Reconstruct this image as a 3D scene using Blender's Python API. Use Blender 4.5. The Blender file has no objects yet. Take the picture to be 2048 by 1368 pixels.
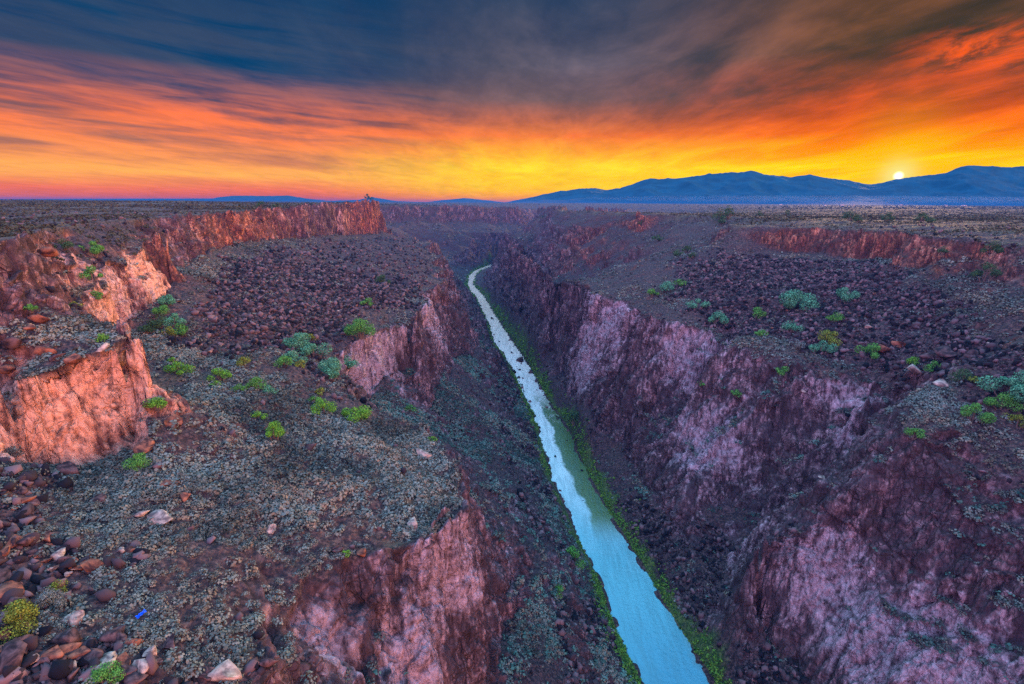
import bpy, bmesh, math, random
import numpy as np
from mathutils import Matrix, Vector

C = bpy.context.scene.collection
rng = np.random.default_rng(7)
random.seed(7)

# ------------------------------------------------------------------ camera
CAMZ, F, PITCH, ROLL = 10.0, 1024.0, math.radians(15.29), 0.0059
cam = bpy.data.cameras.new('camera')
cam.sensor_width = 36.0
cam.lens = 18.0
cam.clip_start = 0.5
cam.clip_end = 60000
cam_o = bpy.data.objects.new('camera', cam)
C.objects.link(cam_o)
fw = np.array([0, math.cos(PITCH), -math.sin(PITCH)])
up0 = np.array([0, math.sin(PITCH), math.cos(PITCH)])
rt0 = np.array([1.0, 0, 0])
RT = rt0 * math.cos(ROLL) + up0 * math.sin(ROLL)
UP = -rt0 * math.sin(ROLL) + up0 * math.cos(ROLL)
cam_o.matrix_world = Matrix(((RT[0], UP[0], -fw[0], 0), (RT[1], UP[1], -fw[1], 0), (RT[2], UP[2], -fw[2], CAMZ), (0, 0, 0, 1)))
bpy.context.scene.camera = cam_o


def ray(u, v):
    return fw * F + RT * (u - 1024.0) - UP * (v - 684.0)


def at(u, v, z):
    """survey: the ground point seen at (u, v) of the photograph that lies at height z"""
    d = ray(u, v)
    t = (z - CAMZ) / d[2]
    return (d[0] * t, d[1] * t, z)


# ------------------------------------------------------------------ sun, view
_s = ray(1797, 352)
SUN_AZ, SUN_EL = math.atan2(_s[0], _s[1]), math.radians(8.0)
sl = bpy.data.lights.new('sun', 'SUN')
sl.energy = 5.0
sl.angle = math.radians(3.0)
sl.color = (1.0, 0.55, 0.22)
sun = bpy.data.objects.new('sun', sl)
C.objects.link(sun)
sdir = Vector((math.sin(SUN_AZ) * math.cos(SUN_EL), math.cos(SUN_AZ) * math.cos(SUN_EL), math.sin(SUN_EL)))
sun.rotation_euler = (-sdir).to_track_quat('-Z', 'Y').to_euler()
sc = bpy.context.scene
sc.view_settings.view_transform = 'Standard'
sc.view_settings.look = 'None'
sc.view_settings.exposure = 0.0
sc.view_settings.gamma = 1.0
sc.render.engine = 'CYCLES'
sc.cycles.max_bounces = 4
sc.cycles.diffuse_bounces = 3
sc.cycles.glossy_bounces = 2
sc.cycles.volume_bounces = 0
sc.cycles.sample_clamp_indirect = 1.5
sc.cycles.sample_clamp_direct = 6.0
sc.cycles.use_denoising = False


# ------------------------------------------------------------------ node helper
def lin(c):
    return tuple(((x / 255.0) / 12.92 if x / 255.0 <= 0.04045 else ((x / 255.0 + 0.055) / 1.055) ** 2.4) for x in c) + (1.0,)


class NT:
    def __init__(self, tree):
        self.t = tree
        self.n = tree.nodes
        self.l = tree.links

    def new(self, typ, **kw):
        nd = self.n.new(typ)
        for k, v in kw.items():
            setattr(nd, k, v)
        return nd

    def put(self, sock, val):
        if isinstance(val, bpy.types.NodeSocket):
            self.l.new(val, sock)
        elif val is not None:
            sock.default_value = val

    def m(self, op, a, b=None, c=None, clamp=False):
        nd = self.new('ShaderNodeMath', operation=op)
        nd.use_clamp = clamp
        self.put(nd.inputs[0], a)
        if b is not None:
            self.put(nd.inputs[1], b)
        if c is not None:
            self.put(nd.inputs[2], c)
        return nd.outputs[0]

    def ss(self, x, a, b, lo=0.0, hi=1.0):
        nd = self.new('ShaderNodeMapRange', interpolation_type='SMOOTHSTEP')
        self.put(nd.inputs[0], x)
        for i, v in enumerate((a, b, lo, hi)):
            nd.inputs[i + 1].default_value = v
        return nd.outputs[0]

    def mix(self, f, a, b, mode='MIX'):
        nd = self.new('ShaderNodeMix', data_type='RGBA', blend_type=mode)
        self.put(nd.inputs[0], f)
        self.put(nd.inputs[6], a if isinstance(a, bpy.types.NodeSocket) else tuple(a)[:3] + (1.0,))
        self.put(nd.inputs[7], b if isinstance(b, bpy.types.NodeSocket) else tuple(b)[:3] + (1.0,))
        return nd.outputs[2]

    def ramp(self, x, stops, interp='LINEAR'):
        nd = self.new('ShaderNodeValToRGB')
        cr = nd.color_ramp
        cr.interpolation = interp
        while len(cr.elements) < len(stops):
            cr.elements.new(0.5)
        for e, (p, c) in zip(cr.elements, stops):
            e.position = p
            e.color = tuple(c)[:3] + (1.0,)
        self.put(nd.inputs[0], x)
        return nd.outputs[0]

    def noise(self, vec, scale, detail=4, rough=0.55, dist=0.0, dim='3D'):
        nd = self.new('ShaderNodeTexNoise', noise_dimensions=dim)
        self.put(nd.inputs['Vector'], vec)
        nd.inputs['Scale'].default_value = scale
        nd.inputs['Detail'].default_value = detail
        nd.inputs['Roughness'].default_value = rough
        nd.inputs['Distortion'].default_value = dist
        return nd.outputs[0]

    def scale(self, vec, s, off=(0, 0, 0)):
        nd = self.new('ShaderNodeMapping')
        self.put(nd.inputs[0], vec)
        nd.inputs['Scale'].default_value = s
        nd.inputs['Location'].default_value = off
        return nd.outputs[0]


# ------------------------------------------------------------------ sky
world = bpy.data.worlds.new('World')
sc.world = world
world.use_nodes = True
W = NT(world.node_tree)
W.n.clear()
tc = W.new('ShaderNodeTexCoord')
D = tc.outputs['Generated']
sep = W.new('ShaderNodeSeparateXYZ')
W.l.new(D, sep.inputs[0])
dx, dy, dz = sep.outputs
el = W.m('MULTIPLY', W.m('ARCSINE', dz), 57.29578)
az = W.m('MULTIPLY', W.m('ARCTAN2', dx, dy), 57.29578)
# clouds lie on a high flat sheet: direction / height gives their perspective
inv = W.m('DIVIDE', 1.0, W.m('ADD', W.m('MAXIMUM', dz, 0.0), 0.055))
cmb = W.new('ShaderNodeCombineXYZ')
W.l.new(W.m('MULTIPLY', dx, inv), cmb.inputs[0])
W.l.new(W.m('MULTIPLY', dy, inv), cmb.inputs[1])
P = cmb.outputs[0]
streak = W.noise(W.scale(P, (0.55, 0.16, 1)), 1.6, 7, 0.58, 0.9)
ripple = W.noise(W.scale(P, (1.6, 0.9, 1), (3, 1, 0)), 4.0, 5, 0.6, 0.6)
puff = W.noise(W.scale(P, (0.9, 0.35, 1), (7, 2, 0)), 1.1, 6, 0.6, 0.7)
cl = W.m('ADD', W.m('MULTIPLY', streak, 0.62), W.m('ADD', W.m('MULTIPLY', puff, 0.26), W.m('MULTIPLY', ripple, 0.12)))
cmask = W.ss(cl, 0.38, 0.66)


def eramp(stops):
    return W.ramp(W.m('DIVIDE', W.m('MAXIMUM', el, 0.0), 20.0, clamp=True), [(e / 20.0, lin(c)) for e, c in stops])


Ld = eramp([(0, (205, 90, 88)), (1.0, (235, 112, 85)), (2.3, (235, 148, 85)), (3.6, (190, 118, 92)), (5.5, (132, 98, 98)), (7.5, (96, 78, 95)), (9.5, (38, 66, 104)), (11.5, (6, 62, 106)), (20, (0, 58, 102))])
Lb = eramp([(0, (215, 96, 88)), (1.0, (240, 120, 85)), (2.3, (255, 175, 85)), (3.6, (246, 152, 85)), (5.5, (248, 130, 78)), (7.4, (248, 120, 74)), (9.5, (160, 98, 98)), (11.5, (58, 74, 104)), (20, (6, 60, 102))])
Cd = eramp([(0, (255, 130, 52)), (1.2, (255, 188, 30)), (3.4, (255, 200, 40)), (5.0, (252, 158, 50)), (6.6, (230, 112, 58)), (8, (140, 84, 72)), (10, (98, 82, 90)), (13, (62, 68, 90)), (20, (14, 55, 92))])
Cb = eramp([(0, (255, 138, 52)), (1.2, (255, 200, 30)), (3.4, (255, 228, 50)), (5.0, (255, 195, 52)), (6.6, (250, 140, 66)), (8, (222, 118, 80)), (10, (132, 100, 104)), (13, (112, 102, 118)), (20, (58, 74, 100))])
Rd = eramp([(0, (255, 170, 0)), (1.5, (255, 190, 0)), (3.4, (255, 180, 0)), (4.8, (252, 130, 2)), (6.2, (228, 86, 22)), (8.0, (158, 70, 36)), (9.8, (88, 60, 48)), (13, (60, 54, 46)), (20, (40, 42, 40))])
Rb = eramp([(0, (255, 190, 0)), (1.5, (255, 226, 0)), (3.4, (255, 224, 10)), (4.8, (255, 180, 0)), (6.2, (255, 126, 16)), (8.0, (248, 98, 32)), (9.8, (230, 92, 42)), (13, (150, 92, 60)), (20, (96, 72, 56))])
hv = W.new('ShaderNodeCombineXYZ')
W.l.new(W.m('MULTIPLY', az, 0.030), hv.inputs[0])
W.l.new(W.m('ADD', W.m('MULTIPLY', el, 0.36), W.m('MULTIPLY', az, 0.022)), hv.inputs[1])
hst = W.noise(hv.outputs[0], 1.9, 8, 0.6, 0.35)
Lc = W.mix(W.ss(W.m('ADD', W.m('MULTIPLY', hst, 0.65), W.m('MULTIPLY', cl, 0.35)), 0.38, 0.59), Ld, Lb)
Cc = W.mix(cmask, Cd, Cb)
Rc = W.mix(cmask, Rd, Rb)
sky = W.mix(W.ss(az, -24, 2), Lc, Cc)
sky = W.mix(W.ss(az, 5, 33), sky, Rc)
# red lit cloud bank high on the right
blob = W.m('MULTIPLY', W.ss(W.m('ABSOLUTE', W.m('SUBTRACT', az, 40.0)), 8.0, 0.5), W.ss(W.m('ABSOLUTE', W.m('SUBTRACT', el, 11.3)), 2.6, 0.2))
blob = W.m('MULTIPLY', blob, W.ss(W.noise(W.scale(P, (1.0, 0.5, 1)), 3.0, 6, 0.65, 0.8), 0.40, 0.62))
sky = W.mix(blob, sky, lin((246, 92, 32)))
mott = W.noise(W.scale(P, (1.3, 0.5, 1), (11, 5, 0)), 2.4, 8, 0.68, 0.5)
sky = W.mix(1.0, sky, W.ramp(mott, [(0.34, (0.68, 0.70, 0.74)), (0.5, (0.78, 0.78, 0.78)), (0.66, (0.90, 0.86, 0.82))]), 'MULTIPLY')
sky = W.mix(1.0, sky, (1.42, 1.40, 1.36), 'MULTIPLY')
# glow and disc of the rising sun
SEL = math.atan2(_s[2], math.hypot(_s[0], _s[1]))
sd = W.new('ShaderNodeVectorMath', operation='DOT_PRODUCT')
W.l.new(D, sd.inputs[0])
sd.inputs[1].default_value = (math.sin(SUN_AZ) * math.cos(SEL), math.cos(SUN_AZ) * math.cos(SEL), math.sin(SEL))
ang = W.m('MULTIPLY', W.m('ARCCOSINE', W.m('MINIMUM', sd.outputs['Value'], 0.9999999)), 57.29578)
g1 = W.m('POWER', W.ss(ang, 9.0, 0.0), 2.0)
g2 = W.m('POWER', W.ss(ang, 3.4, 0.0), 3.0)
g3 = W.ss(ang, 0.46, 0.08)
sky = W.mix(W.m('MULTIPLY', g1, 0.65), sky, (1.0, 0.62, 0.0))
sky = W.mix(g2, sky, (1.0, 0.85, 0.25))
sky = W.mix(g3, sky, (3.0, 2.6, 1.6))
# unseen sky, brightened to light the gorge: blue overhead, rose and violet behind
high = W.mix(W.ss(puff, 0.4, 0.65), (0.50, 1.90, 3.3), (1.15, 2.15, 3.4))
back_r = W.mix(W.ss(el, 4, 30), (15.0, 5.4, 2.4), (1.2, 1.6, 3.3))
back_l = W.mix(W.ss(el, 2, 45), (4.2, 1.8, 3.6), (1.4, 1.8, 3.9))
back = W.mix(W.ss(az, -10, 10), back_l, back_r)
turn = W.ss(W.m('ABSOLUTE', az), 179, 135)
back = W.mix(turn, W.mix(W.ss(el, 4, 32), (6.6, 2.7, 2.6), (1.2, 1.6, 3.4)), back)
babs = W.m('ABSOLUTE', az)
high = W.mix(W.m('MULTIPLY', W.ss(babs, 70, 120), W.ss(el, 75, 55)), high, back)
sky = W.mix(W.ss(el, 18.6, 27), sky, high)
sky = W.mix(W.ss(babs, 60, 95), sky, W.mix(W.ss(el, 60, 40), high, back))
sky = W.mix(W.ss(el, -0.5, -6), sky, (0.03, 0.025, 0.03))
bg = W.new('ShaderNodeBackground')
W.l.new(sky, bg.inputs[0])
bg.inputs[1].default_value = 1.0
wo = W.new('ShaderNodeOutputWorld')
W.l.new(bg.outputs[0], wo.inputs[0])

# ------------------------------------------------------------------ noise in numpy
_perm = np.random.default_rng(11).permutation(4096).astype(np.int32)
_val = np.random.default_rng(12).random(4096).astype(np.float32) * 2 - 1


def vnoise(x, y, z):
    xi = np.floor(x); yi = np.floor(y); zi = np.floor(z)
    fx = (x - xi).astype(np.float32); fy = (y - yi).astype(np.float32); fz = (z - zi).astype(np.float32)
    fx = fx * fx * fx * (fx * (fx * 6 - 15) + 10); fy = fy * fy * fy * (fy * (fy * 6 - 15) + 10); fz = fz * fz * (3 - 2 * fz)
    xi = xi.astype(np.int32); yi = yi.astype(np.int32); zi = zi.astype(np.int32)
    p0 = _perm[xi & 4095]; p1 = _perm[(xi + 1) & 4095]
    out = 0
    for dzz, wz in ((0, 1 - fz), (1, fz)):
        zz = (zi + dzz) * 57
        a = _perm[(p0 + yi) & 4095]; b = _perm[(p1 + yi) & 4095]
        c = _perm[(p0 + yi + 1) & 4095]; d = _perm[(p1 + yi + 1) & 4095]
        v = (_val[(a + zz) & 4095] * (1 - fx) + _val[(b + zz) & 4095] * fx) * (1 - fy) + (_val[(c + zz) & 4095] * (1 - fx) + _val[(d + zz) & 4095] * fx) * fy
        out = out + v * wz
    return out


def fbm(x, y, z, s, octv=4, gain=0.5, seed=0, ridged=False):
    out = 0; a = 1.0; tot = 0
    x = x / s + 31.7 * seed; y = y / s + 17.3 * seed; z = z / s + 5.1 * seed
    for o in range(octv):
        n = vnoise(x, y, z)
        if ridged:
            n = 1 - 2 * np.abs(n)
        out = out + n * a; tot += a
        a *= gain
        x = x * 2.03 + 11.3; y = y * 2.03 + 7.7; z = z * 2.03 + 3.1
    return out / tot


def worley(x, y, z, s, seed=0, vz=0.5):
    """nearest and second nearest jittered cell points: F1, F2 and a random value per cell"""
    x = x / s + seed * 13.1; y = y / s + seed * 7.7; z = z * vz / s + seed * 3.3
    bx = np.floor(x - 0.5).astype(np.int32); by = np.floor(y - 0.5).astype(np.int32); bz = np.floor(z - 0.5).astype(np.int32)
    f1 = np.full(x.shape, 9.0, np.float32); f2 = f1.copy(); cid = np.zeros(x.shape, np.float32)
    for i in (0, 1):
        for j in (0, 1):
            for k in (0, 1):
                cx = bx + i; cy = by + j; cz = bz + k
                hsh = _perm[(_perm[(_perm[cx & 4095] + cy) & 4095] + cz) & 4095]
                ox = _val[hsh] * 0.4 + 0.5; oy = _val[(hsh + 1013) & 4095] * 0.4 + 0.5; oz = _val[(hsh + 2027) & 4095] * 0.4 + 0.5
                d = np.sqrt((cx + ox - x) ** 2 + (cy + oy - y) ** 2 + (cz + oz - z) ** 2).astype(np.float32)
                n = d < f1
                f2 = np.where(n, f1, np.minimum(f2, d))
                cid = np.where(n, _val[(hsh + 3001) & 4095], cid)
                f1 = np.where(n, d, f1)
    return f1, f2, cid


def sstep(x, a, b):
    t = np.clip((x - a) / (b - a), 0, 1)
    return t * t * (3 - 2 * t)


# ------------------------------------------------------------------ terrain: surveyed break lines
RZ = -165.0


def pl(*pts):
    return [at(*p) if len(p) == 3 else tuple(p[:3]) for p in pts]


w = lambda x, y, z: (x, y, z, 'w')
left_bank = pl(w(60, 15, RZ), w(56, 100, RZ), (1285, 1368, RZ), (1225, 1240, RZ), (1195, 1150, RZ), (1150, 1060, RZ), (1105, 960, RZ), (1083, 880, RZ), (1068, 830, RZ), (1020, 730, RZ), (990, 690, RZ), (978, 650, RZ), (955, 600, RZ), (935, 572, RZ), (938, 552, RZ), (952, 540, RZ), w(-45, 1560, RZ), w(60, 1720, RZ), w(200, 2000, RZ), w(330, 2400, RZ), w(450, 2900, RZ))
right_bank = pl(w(90, 15, RZ), w(84, 100, RZ), (1428, 1368, RZ), (1340, 1230, RZ), (1295, 1150, RZ), (1215, 1020, RZ), (1165, 930, RZ), (1138, 860, RZ), (1102, 810, RZ), (1060, 735, RZ), (1040, 705, RZ), (1010, 660, RZ), (985, 620, RZ), (968, 592, RZ), (946, 570, RZ), (948, 553, RZ), (962, 540, RZ), w(-22, 1545, RZ), w(80, 1700, RZ), w(220, 1985, RZ), w(350, 2385, RZ), w(470, 2880, RZ))
LINES = [
    # left side
    pl(w(-155, 15, 0), w(-150, 70, 0), (0, 478, 0), (100, 458, 0), (200, 442, 0), (330, 434, 0), (400, 429, 0), w(-240, 480, 1), w(-245, 640, 4), w(-250, 820, 8), w(-226, 890, 9), w(-236, 915, 8), w(-330, 960, 7), w(-440, 1080, 4), w(-470, 1260, 2), w(-400, 1400, 0), w(-320, 1480, 0), w(-200, 1650, -5), w(-60, 1790, -12), w(10, 1830, -15), w(25, 1930, -15), w(-10, 2200, -22), w(60, 2650, -30), w(150, 3000, -36), w(320, 3350, -34)),
    # upper cliff: base
    pl(w(-165, 15, -49), w(-160, 80, -49), (0, 952, -49), (150, 945, -49), (270, 920, -49), (330, 845, -47), w(-118, 150, -43), (255, 668, -38), (300, 610, -31), (350, 560, -27), (370, 535, -26), (420, 500, -24), (520, 485, -27), (640, 474, -33), (700, 470, -39), (775, 466, -44), w(-290, 985, -45), w(-400, 1110, -45), w(-425, 1260, -45), w(-360, 1380, -45), w(-290, 1455, -50), w(-170, 1610, -55), w(-40, 1740, -62), w(40, 1800, -66), w(60, 1930, -70), w(40, 2200, -80), w(110, 2640, -90), w(200, 2950, -95)),
    # near red cliff and alcove cliff: top
    pl(w(-180, 15, -27), w(-175, 80, -28), (0, 772, -28), (93, 746, -27), (187, 721, -26), (273, 697, -24), (300, 692, -24), w(-128, 146, -23), (205, 602, -22), (240, 535, -15), (290, 490, -10), (340, 462, -4)),
    # lower cliff: top
    pl(w(-40, 15, -57), (545, 1368, -58), (530, 1290, -58), (540, 1190, -60), (620, 1140, -61), (700, 1120, -62), (800, 1105, -63), (870, 1075, -64), (905, 1000, -66), (900, 930, -66), (865, 858, -66), (800, 842, -65), (740, 838, -64), w(-72, 200, -62), (705, 700, -60), (760, 672, -60), (840, 645, -60), (852, 600, -60), (880, 555, -60), (868, 510, -56), (858, 488, -50), w(-160, 850, -48), w(-250, 950, -60), w(-330, 1130, -62), w(-270, 1340, -70), w(-160, 1470, -78), w(-20, 1610, -85), w(90, 1800, -90), w(130, 2000, -90), w(150, 2300, -95)),
    # ledge under the pale wall
    pl(w(-58, 210, -82), (735, 800, -84), (800, 755, -86), (873, 700, -86), (897, 640, -88)),
    # lower cliff: base
    pl(w(-8, 15, -118), w(-10, 80, -118), (980, 1368, -120), (1000, 1300, -125), (1080, 1150, -130), (1060, 1060, -132), (1010, 985, -120), (950, 905, -125), (925, 880, -122), (875, 832, -110), (862, 795, -107), (905, 735, -112), (940, 690, -118), (930, 640, -118), (915, 585, -115), w(-110, 880, -112), w(-190, 1000, -115), w(-250, 1150, -118), w(-200, 1310, -120), w(-120, 1420, -125), w(-20, 1560, -130), w(110, 1750, -132), w(200, 2100, -130)),
    # foreground bench
    pl((0, 1368, -47), (250, 1368, -50), (400, 1368, -54)),
    # right side: rim
    pl(w(270, 15, -5), w(280, 150, -5), (2048, 464, -5), (1850, 451, -5), (1700, 442, -5), (1550, 437, -5), (1420, 431.5, -5), (1300, 428, -5), (1200, 424.5, -7), (1120, 421.5, -9), (1075, 420, -12), w(130, 1510, -14), w(250, 1620, -16), w(350, 1900, -20), w(470, 2300, -25), w(620, 2800, -30), w(780, 3300, -30)),
    pl(w(245, 15, -12), w(250, 120, -12), (2100, 505, -12), (2000, 490, -10), (1850, 472, -9), (1700, 460, -9), (1550, 453, -9), (1450, 450, -9)),
    # right: base of the red band
    pl(w(205, 15, -25), w(208, 100, -25), (2100, 590, -27), (2000, 575, -28.5), (1900, 548, -26), (1750, 520, -28), (1600, 507, -28.6), (1500, 503, -28.3), (1450, 490, -24.7), (1350, 470, -27), (1250, 460, -28), (1150, 455, -32), (1085, 448, -38), w(60, 1420, -45), w(140, 1470, -50), w(270, 1570, -55), w(380, 1880, -60), w(500, 2280, -65)),
    # right: lower cliff top
    pl(w(165, 15, -58), w(168, 90, -58), (2150, 840, -58), (2048, 832, -60), (1960, 850, -61), (1900, 855, -62), (1800, 800, -66), (1700, 735, -68), (1640, 742, -68), (1580, 720, -68), (1500, 692, -66), (1420, 666, -64), (1330, 626, -62), (1200, 585, -62), (1110, 547, -62), (1060, 512, -62), (1030, 480, -60), w(-5, 1340, -75), w(60, 1420, -90), w(180, 1500, -95), w(300, 1700, -95), w(420, 2200, -95)),
    # right: spur crests and the hollows between them
    pl((1900, 870, -64), (1790, 930, -82), (1650, 1050, -104), (1545, 1075, -112), (1495, 1140, -126)),
    pl((1760, 880, -90), (1700, 960, -102), (1600, 1010, -119), (1480, 1075, -142)),
    pl((1690, 745, -70), (1625, 800, -84), (1610, 850, -96)),
    pl((1740, 1085, -106), (1880, 1160, -105), (2048, 1235, -103)),
    pl((2048, 1110, -85), (1900, 1040, -86)),
    pl((1345, 640, -66), (1290, 740, -95), (1262, 830, -120)),
    pl((1420, 700, -78), (1375, 800, -105), (1330, 900, -130)),
    # right: lower cliff base
    pl(w(118, 15, -150), w(114, 90, -150), (1640, 1368, -150), (1560, 1290, -150), (1480, 1200, -150), (1470, 1112, -148), (1410, 1125, -151), (1300, 1000, -150), (1245, 890, -148), (1175, 860, -146), (1163, 827, -145), (1150, 785, -145), (1108, 706, -145), (1081, 627, -142), (1040, 560, -138), (1008, 535, -138), w(-5, 1400, -140), w(60, 1500, -140), w(160, 1620, -140), w(300, 1950, -140)),
    # plateau
    pl(w(-500, 15, 0), w(-450, 300, 1), w(-520, 600, 4), w(-560, 900, 8), w(-760, 1250, 5), w(-700, 1700, 1), w(-400, 2200, -6), w(-250, 2800, -14), w(-100, 3400, -14), w(200, 4000, -8)),
    pl(w(700, 15, -4), w(720, 300, -4), w(720, 600, -5), w(640, 1000, -7), w(620, 1400, -9), w(700, 1900, -12), w(900, 2500, -14), w(1100, 3200, -10), w(900, 4000, -6)),
    pl(w(-9000, 6900, 0), w(9000, 6900, 0)),
    pl(w(-1400, 1300, 6), w(-2500, 3000, 4), w(-3800, 5000, 2)),
    pl(w(1600, 1300, -5), w(2700, 3000, -1), w(3800, 5000, 0)),
    left_bank, right_bank,
]
# fan grid: xi = x / (y + 150), eta = ln(y + 150): finer close by
NX = NY = 900
X0, X1 = -1.3, 1.3
E0, E1 = math.log(165.0), math.log(7060.0)


def togrid(x, y):
    return (x / (y + 150.0) - X0) / (X1 - X0) * (NX - 1), (np.log(y + 150.0) - E0) / (E1 - E0) * (NY - 1)


def dense(pts, n=40):
    p = np.array(pts, float)
    out = []
    for a, b in zip(p[:-1], p[1:]):
        ga = np.array(togrid(a[0], a[1])); gb = np.array(togrid(b[0], b[1]))
        k = max(2, int(np.hypot(*(gb - ga)) * 2.5))
        t = np.linspace(0, 1, k)[:, None]
        out.append(a + (b - a) * t)
    return np.concatenate(out)


def solve_heights():
    pts = [dense(l) for l in LINES]
    # river bed between the banks
    lb, rb = dense(left_bank), dense(right_bank)
    ys = np.linspace(20, 2850, 4000)
    xl = np.interp(ys, lb[:, 1], lb[:, 0]); xr = np.interp(ys, rb[:, 1], rb[:, 0])
    for t in (0.2, 0.35, 0.5, 0.65, 0.8):
        pts.append(np.stack([xl + (xr - xl) * t, ys, np.full_like(ys, RZ - 2.0)], 1))
    pts = np.concatenate(pts)
    gx, gy = togrid(pts[:, 0], pts[:, 1])
    ok = (gx > 0) & (gx < NX - 1) & (gy > 0) & (gy < NY - 1)
    gx, gy, gz = gx[ok], gy[ok], pts[ok, 2]
    h = None
    for lev in range(7, -1, -1):
        n = max(8, NX >> lev)
        sx = gx / (NX - 1) * (n - 1); sy = gy / (NY - 1) * (n - 1)
        ix = np.round(sx).astype(int); iy = np.round(sy).astype(int)
        wsum = np.zeros((n, n)); vsum = np.zeros((n, n))
        np.add.at(wsum, (iy, ix), 1); np.add.at(vsum, (iy, ix), gz)
        fix = wsum > 0
        fv = np.where(fix, vsum / np.maximum(wsum, 1), 0)
        if h is None:
            h = np.full((n, n), gz.mean())
        else:
            o = h.shape[0]
            t = np.linspace(0, o - 1, n)
            i0 = np.minimum(t.astype(int), o - 2); f = t - i0
            h = h[i0] * (1 - f)[:, None] + h[i0 + 1] * f[:, None]
            h = h[:, i0] * (1 - f)[None] + h[:, i0 + 1] * f[None]
        h = np.where(fix, fv, h)
        for it in range(160):
            p = np.pad(h, 1, mode='edge')
            h = (p[:-2, 1:-1] + p[2:, 1:-1] + p[1:-1, :-2] + p[1:-1, 2:]) * 0.25
            h[fix] = fv[fix]
    return h.astype(np.float32)


HG = solve_heights()


def hbase(x, y):
    gx, gy = togrid(x, np.maximum(y, 15.5))
    gx = np.clip(gx, 0, NX - 1.001); gy = np.clip(gy, 0, NY - 1.001)
    ix = gx.astype(np.int32); iy = gy.astype(np.int32)
    fx = (gx - ix).astype(np.float32); fy = (gy - iy).astype(np.float32)
    a = HG[iy, ix]; b = HG[iy, ix + 1]; c = HG[iy + 1, ix]; d = HG[iy + 1, ix + 1]
    return (a * (1 - fx) + b * fx) * (1 - fy) + (c * (1 - fx) + d * fx) * fy


LBY = dense(left_bank); RBY = dense(right_bank)


def river_d(x, y):
    """signed distance outside the river banks (negative = water)"""
    xl = np.interp(y, LBY[:, 1], LBY[:, 0]); xr = np.interp(y, RBY[:, 1], RBY[:, 0])
    return np.maximum(xl - x, x - xr)


def warp(x, y):
    z0 = 0 * x
    rd = river_d(x, y)
    k = sstep(rd, 4, 40)
    far = np.clip(y / 250.0, 0.7, 4.0)
    wx = fbm(x, y, z0, 46, 3, 0.5, 1) * 7 * far + fbm(x, y, z0, 12, 3, 0.55, 2) * 3.6
    wy = fbm(x, y, z0, 46, 3, 0.5, 3) * 7 * far + fbm(x, y, z0, 12, 3, 0.55, 4) * 3.6
    return x + wx * k, y + wy * k


def hfun(x, y):
    qx, qy = warp(x, y)
    z0 = 0 * x
    rgt = sstep(x - np.interp(y, RBY[:, 1], RBY[:, 0]), 16, 45) * sstep(y, 1500, 1100)
    bx = fbm(x * 0.35, y, z0, 42, 2, 0.45, 13, ridged=True) * 15 * rgt
    qx = qx + bx
    h = hbase(qx, qy)
    o_ = 6.5
    hs = (hbase(qx + o_, qy) + hbase(qx - o_, qy) + hbase(qx, qy + o_) + hbase(qx, qy - o_) + h) / 5
    h = h + (hs - h) * rgt * sstep(h, -30, -42)
    e = 2.0 + y * 0.004
    gx = (hbase(qx + e, qy) - hbase(qx - e, qy)) / (2 * e)
    gy = (hbase(qx, qy + e) - hbase(qx, qy - e)) / (2 * e)
    slope = np.hypot(gx, gy)
    z0 = 0 * x
    rd = river_d(x, y)
    dry = sstep(rd, 0, 12)
    plat = sstep(-h, 3, 10)
    h = h + fbm(x, y, z0, 28, 5, 0.5, 5) * (0.7 + 3.2 * plat) * dry
    gul = fbm(x, y, z0, 17, 3, 0.5, 6, ridged=True)
    h = h + gul * 1.5 * plat * dry * sstep(slope, 0.12, 0.4)
    h = h + fbm(x, y, z0, 75, 4, 0.55, 12, ridged=True) * 13 * sstep(y, 600, 1300) * plat * sstep(slope, 0.1, 0.35) * sstep(rd, 8, 60)
    h = h + fbm(x, y, z0, 11, 4, 0.6, 7) * 2.2 * sstep(rd, -7, -1) * sstep(rd, 9, 3)
    # ledges: rock benches step down the steep ground
    st = sstep(slope, 0.75, 1.5) * dry
    step = 7.0 + 2.0 * fbm(x, y, z0, 90, 2, 0.5, 8)
    q = h / step + 1.9 * fbm(x, y, z0, 24, 4, 0.55, 9)
    fr = q - np.floor(q)
    h = h + st * (sstep(fr, 0.25, 0.75) - fr) * step * (0.34 + 0.12 * np.sign(river_d(x, y) * 0 + (np.interp(y, LBY[:, 1], LBY[:, 0]) - x)))
    return h, slope, rd


# ------------------------------------------------------------------ terrain mesh
def mesh_obj(name, co, faces, mat=None, parent=None, smooth=False, link=True):
    me = bpy.data.meshes.new(name)
    co = np.asarray(co, np.float32); faces = np.asarray(faces, np.int32)
    k = faces.shape[1]
    me.vertices.add(len(co)); me.vertices.foreach_set('co', co.ravel())
    me.loops.add(faces.size); me.loops.foreach_set('vertex_index', faces.ravel())
    me.polygons.add(len(faces)); me.polygons.foreach_set('loop_start', np.arange(0, faces.size, k, dtype=np.int32))
    me.update(calc_edges=True)
    if smooth:
        me.polygons.foreach_set('use_smooth', np.ones(len(faces), bool))
    if mat:
        me.materials.append(mat)
    o = bpy.data.objects.new(name, me)
    if link:
        C.objects.link(o)
    if parent:
        o.parent = parent
    return o


def set_color(me, name, rgba):
    a = me.attributes.new(name, 'FLOAT_COLOR', 'POINT')
    a.data.foreach_set('color', np.asarray(rgba, np.float32).ravel())


MR, MC = 1850, 1650
ey = np.linspace(math.log(24 + 150.0), math.log(6850 + 150.0), MR)
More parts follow.
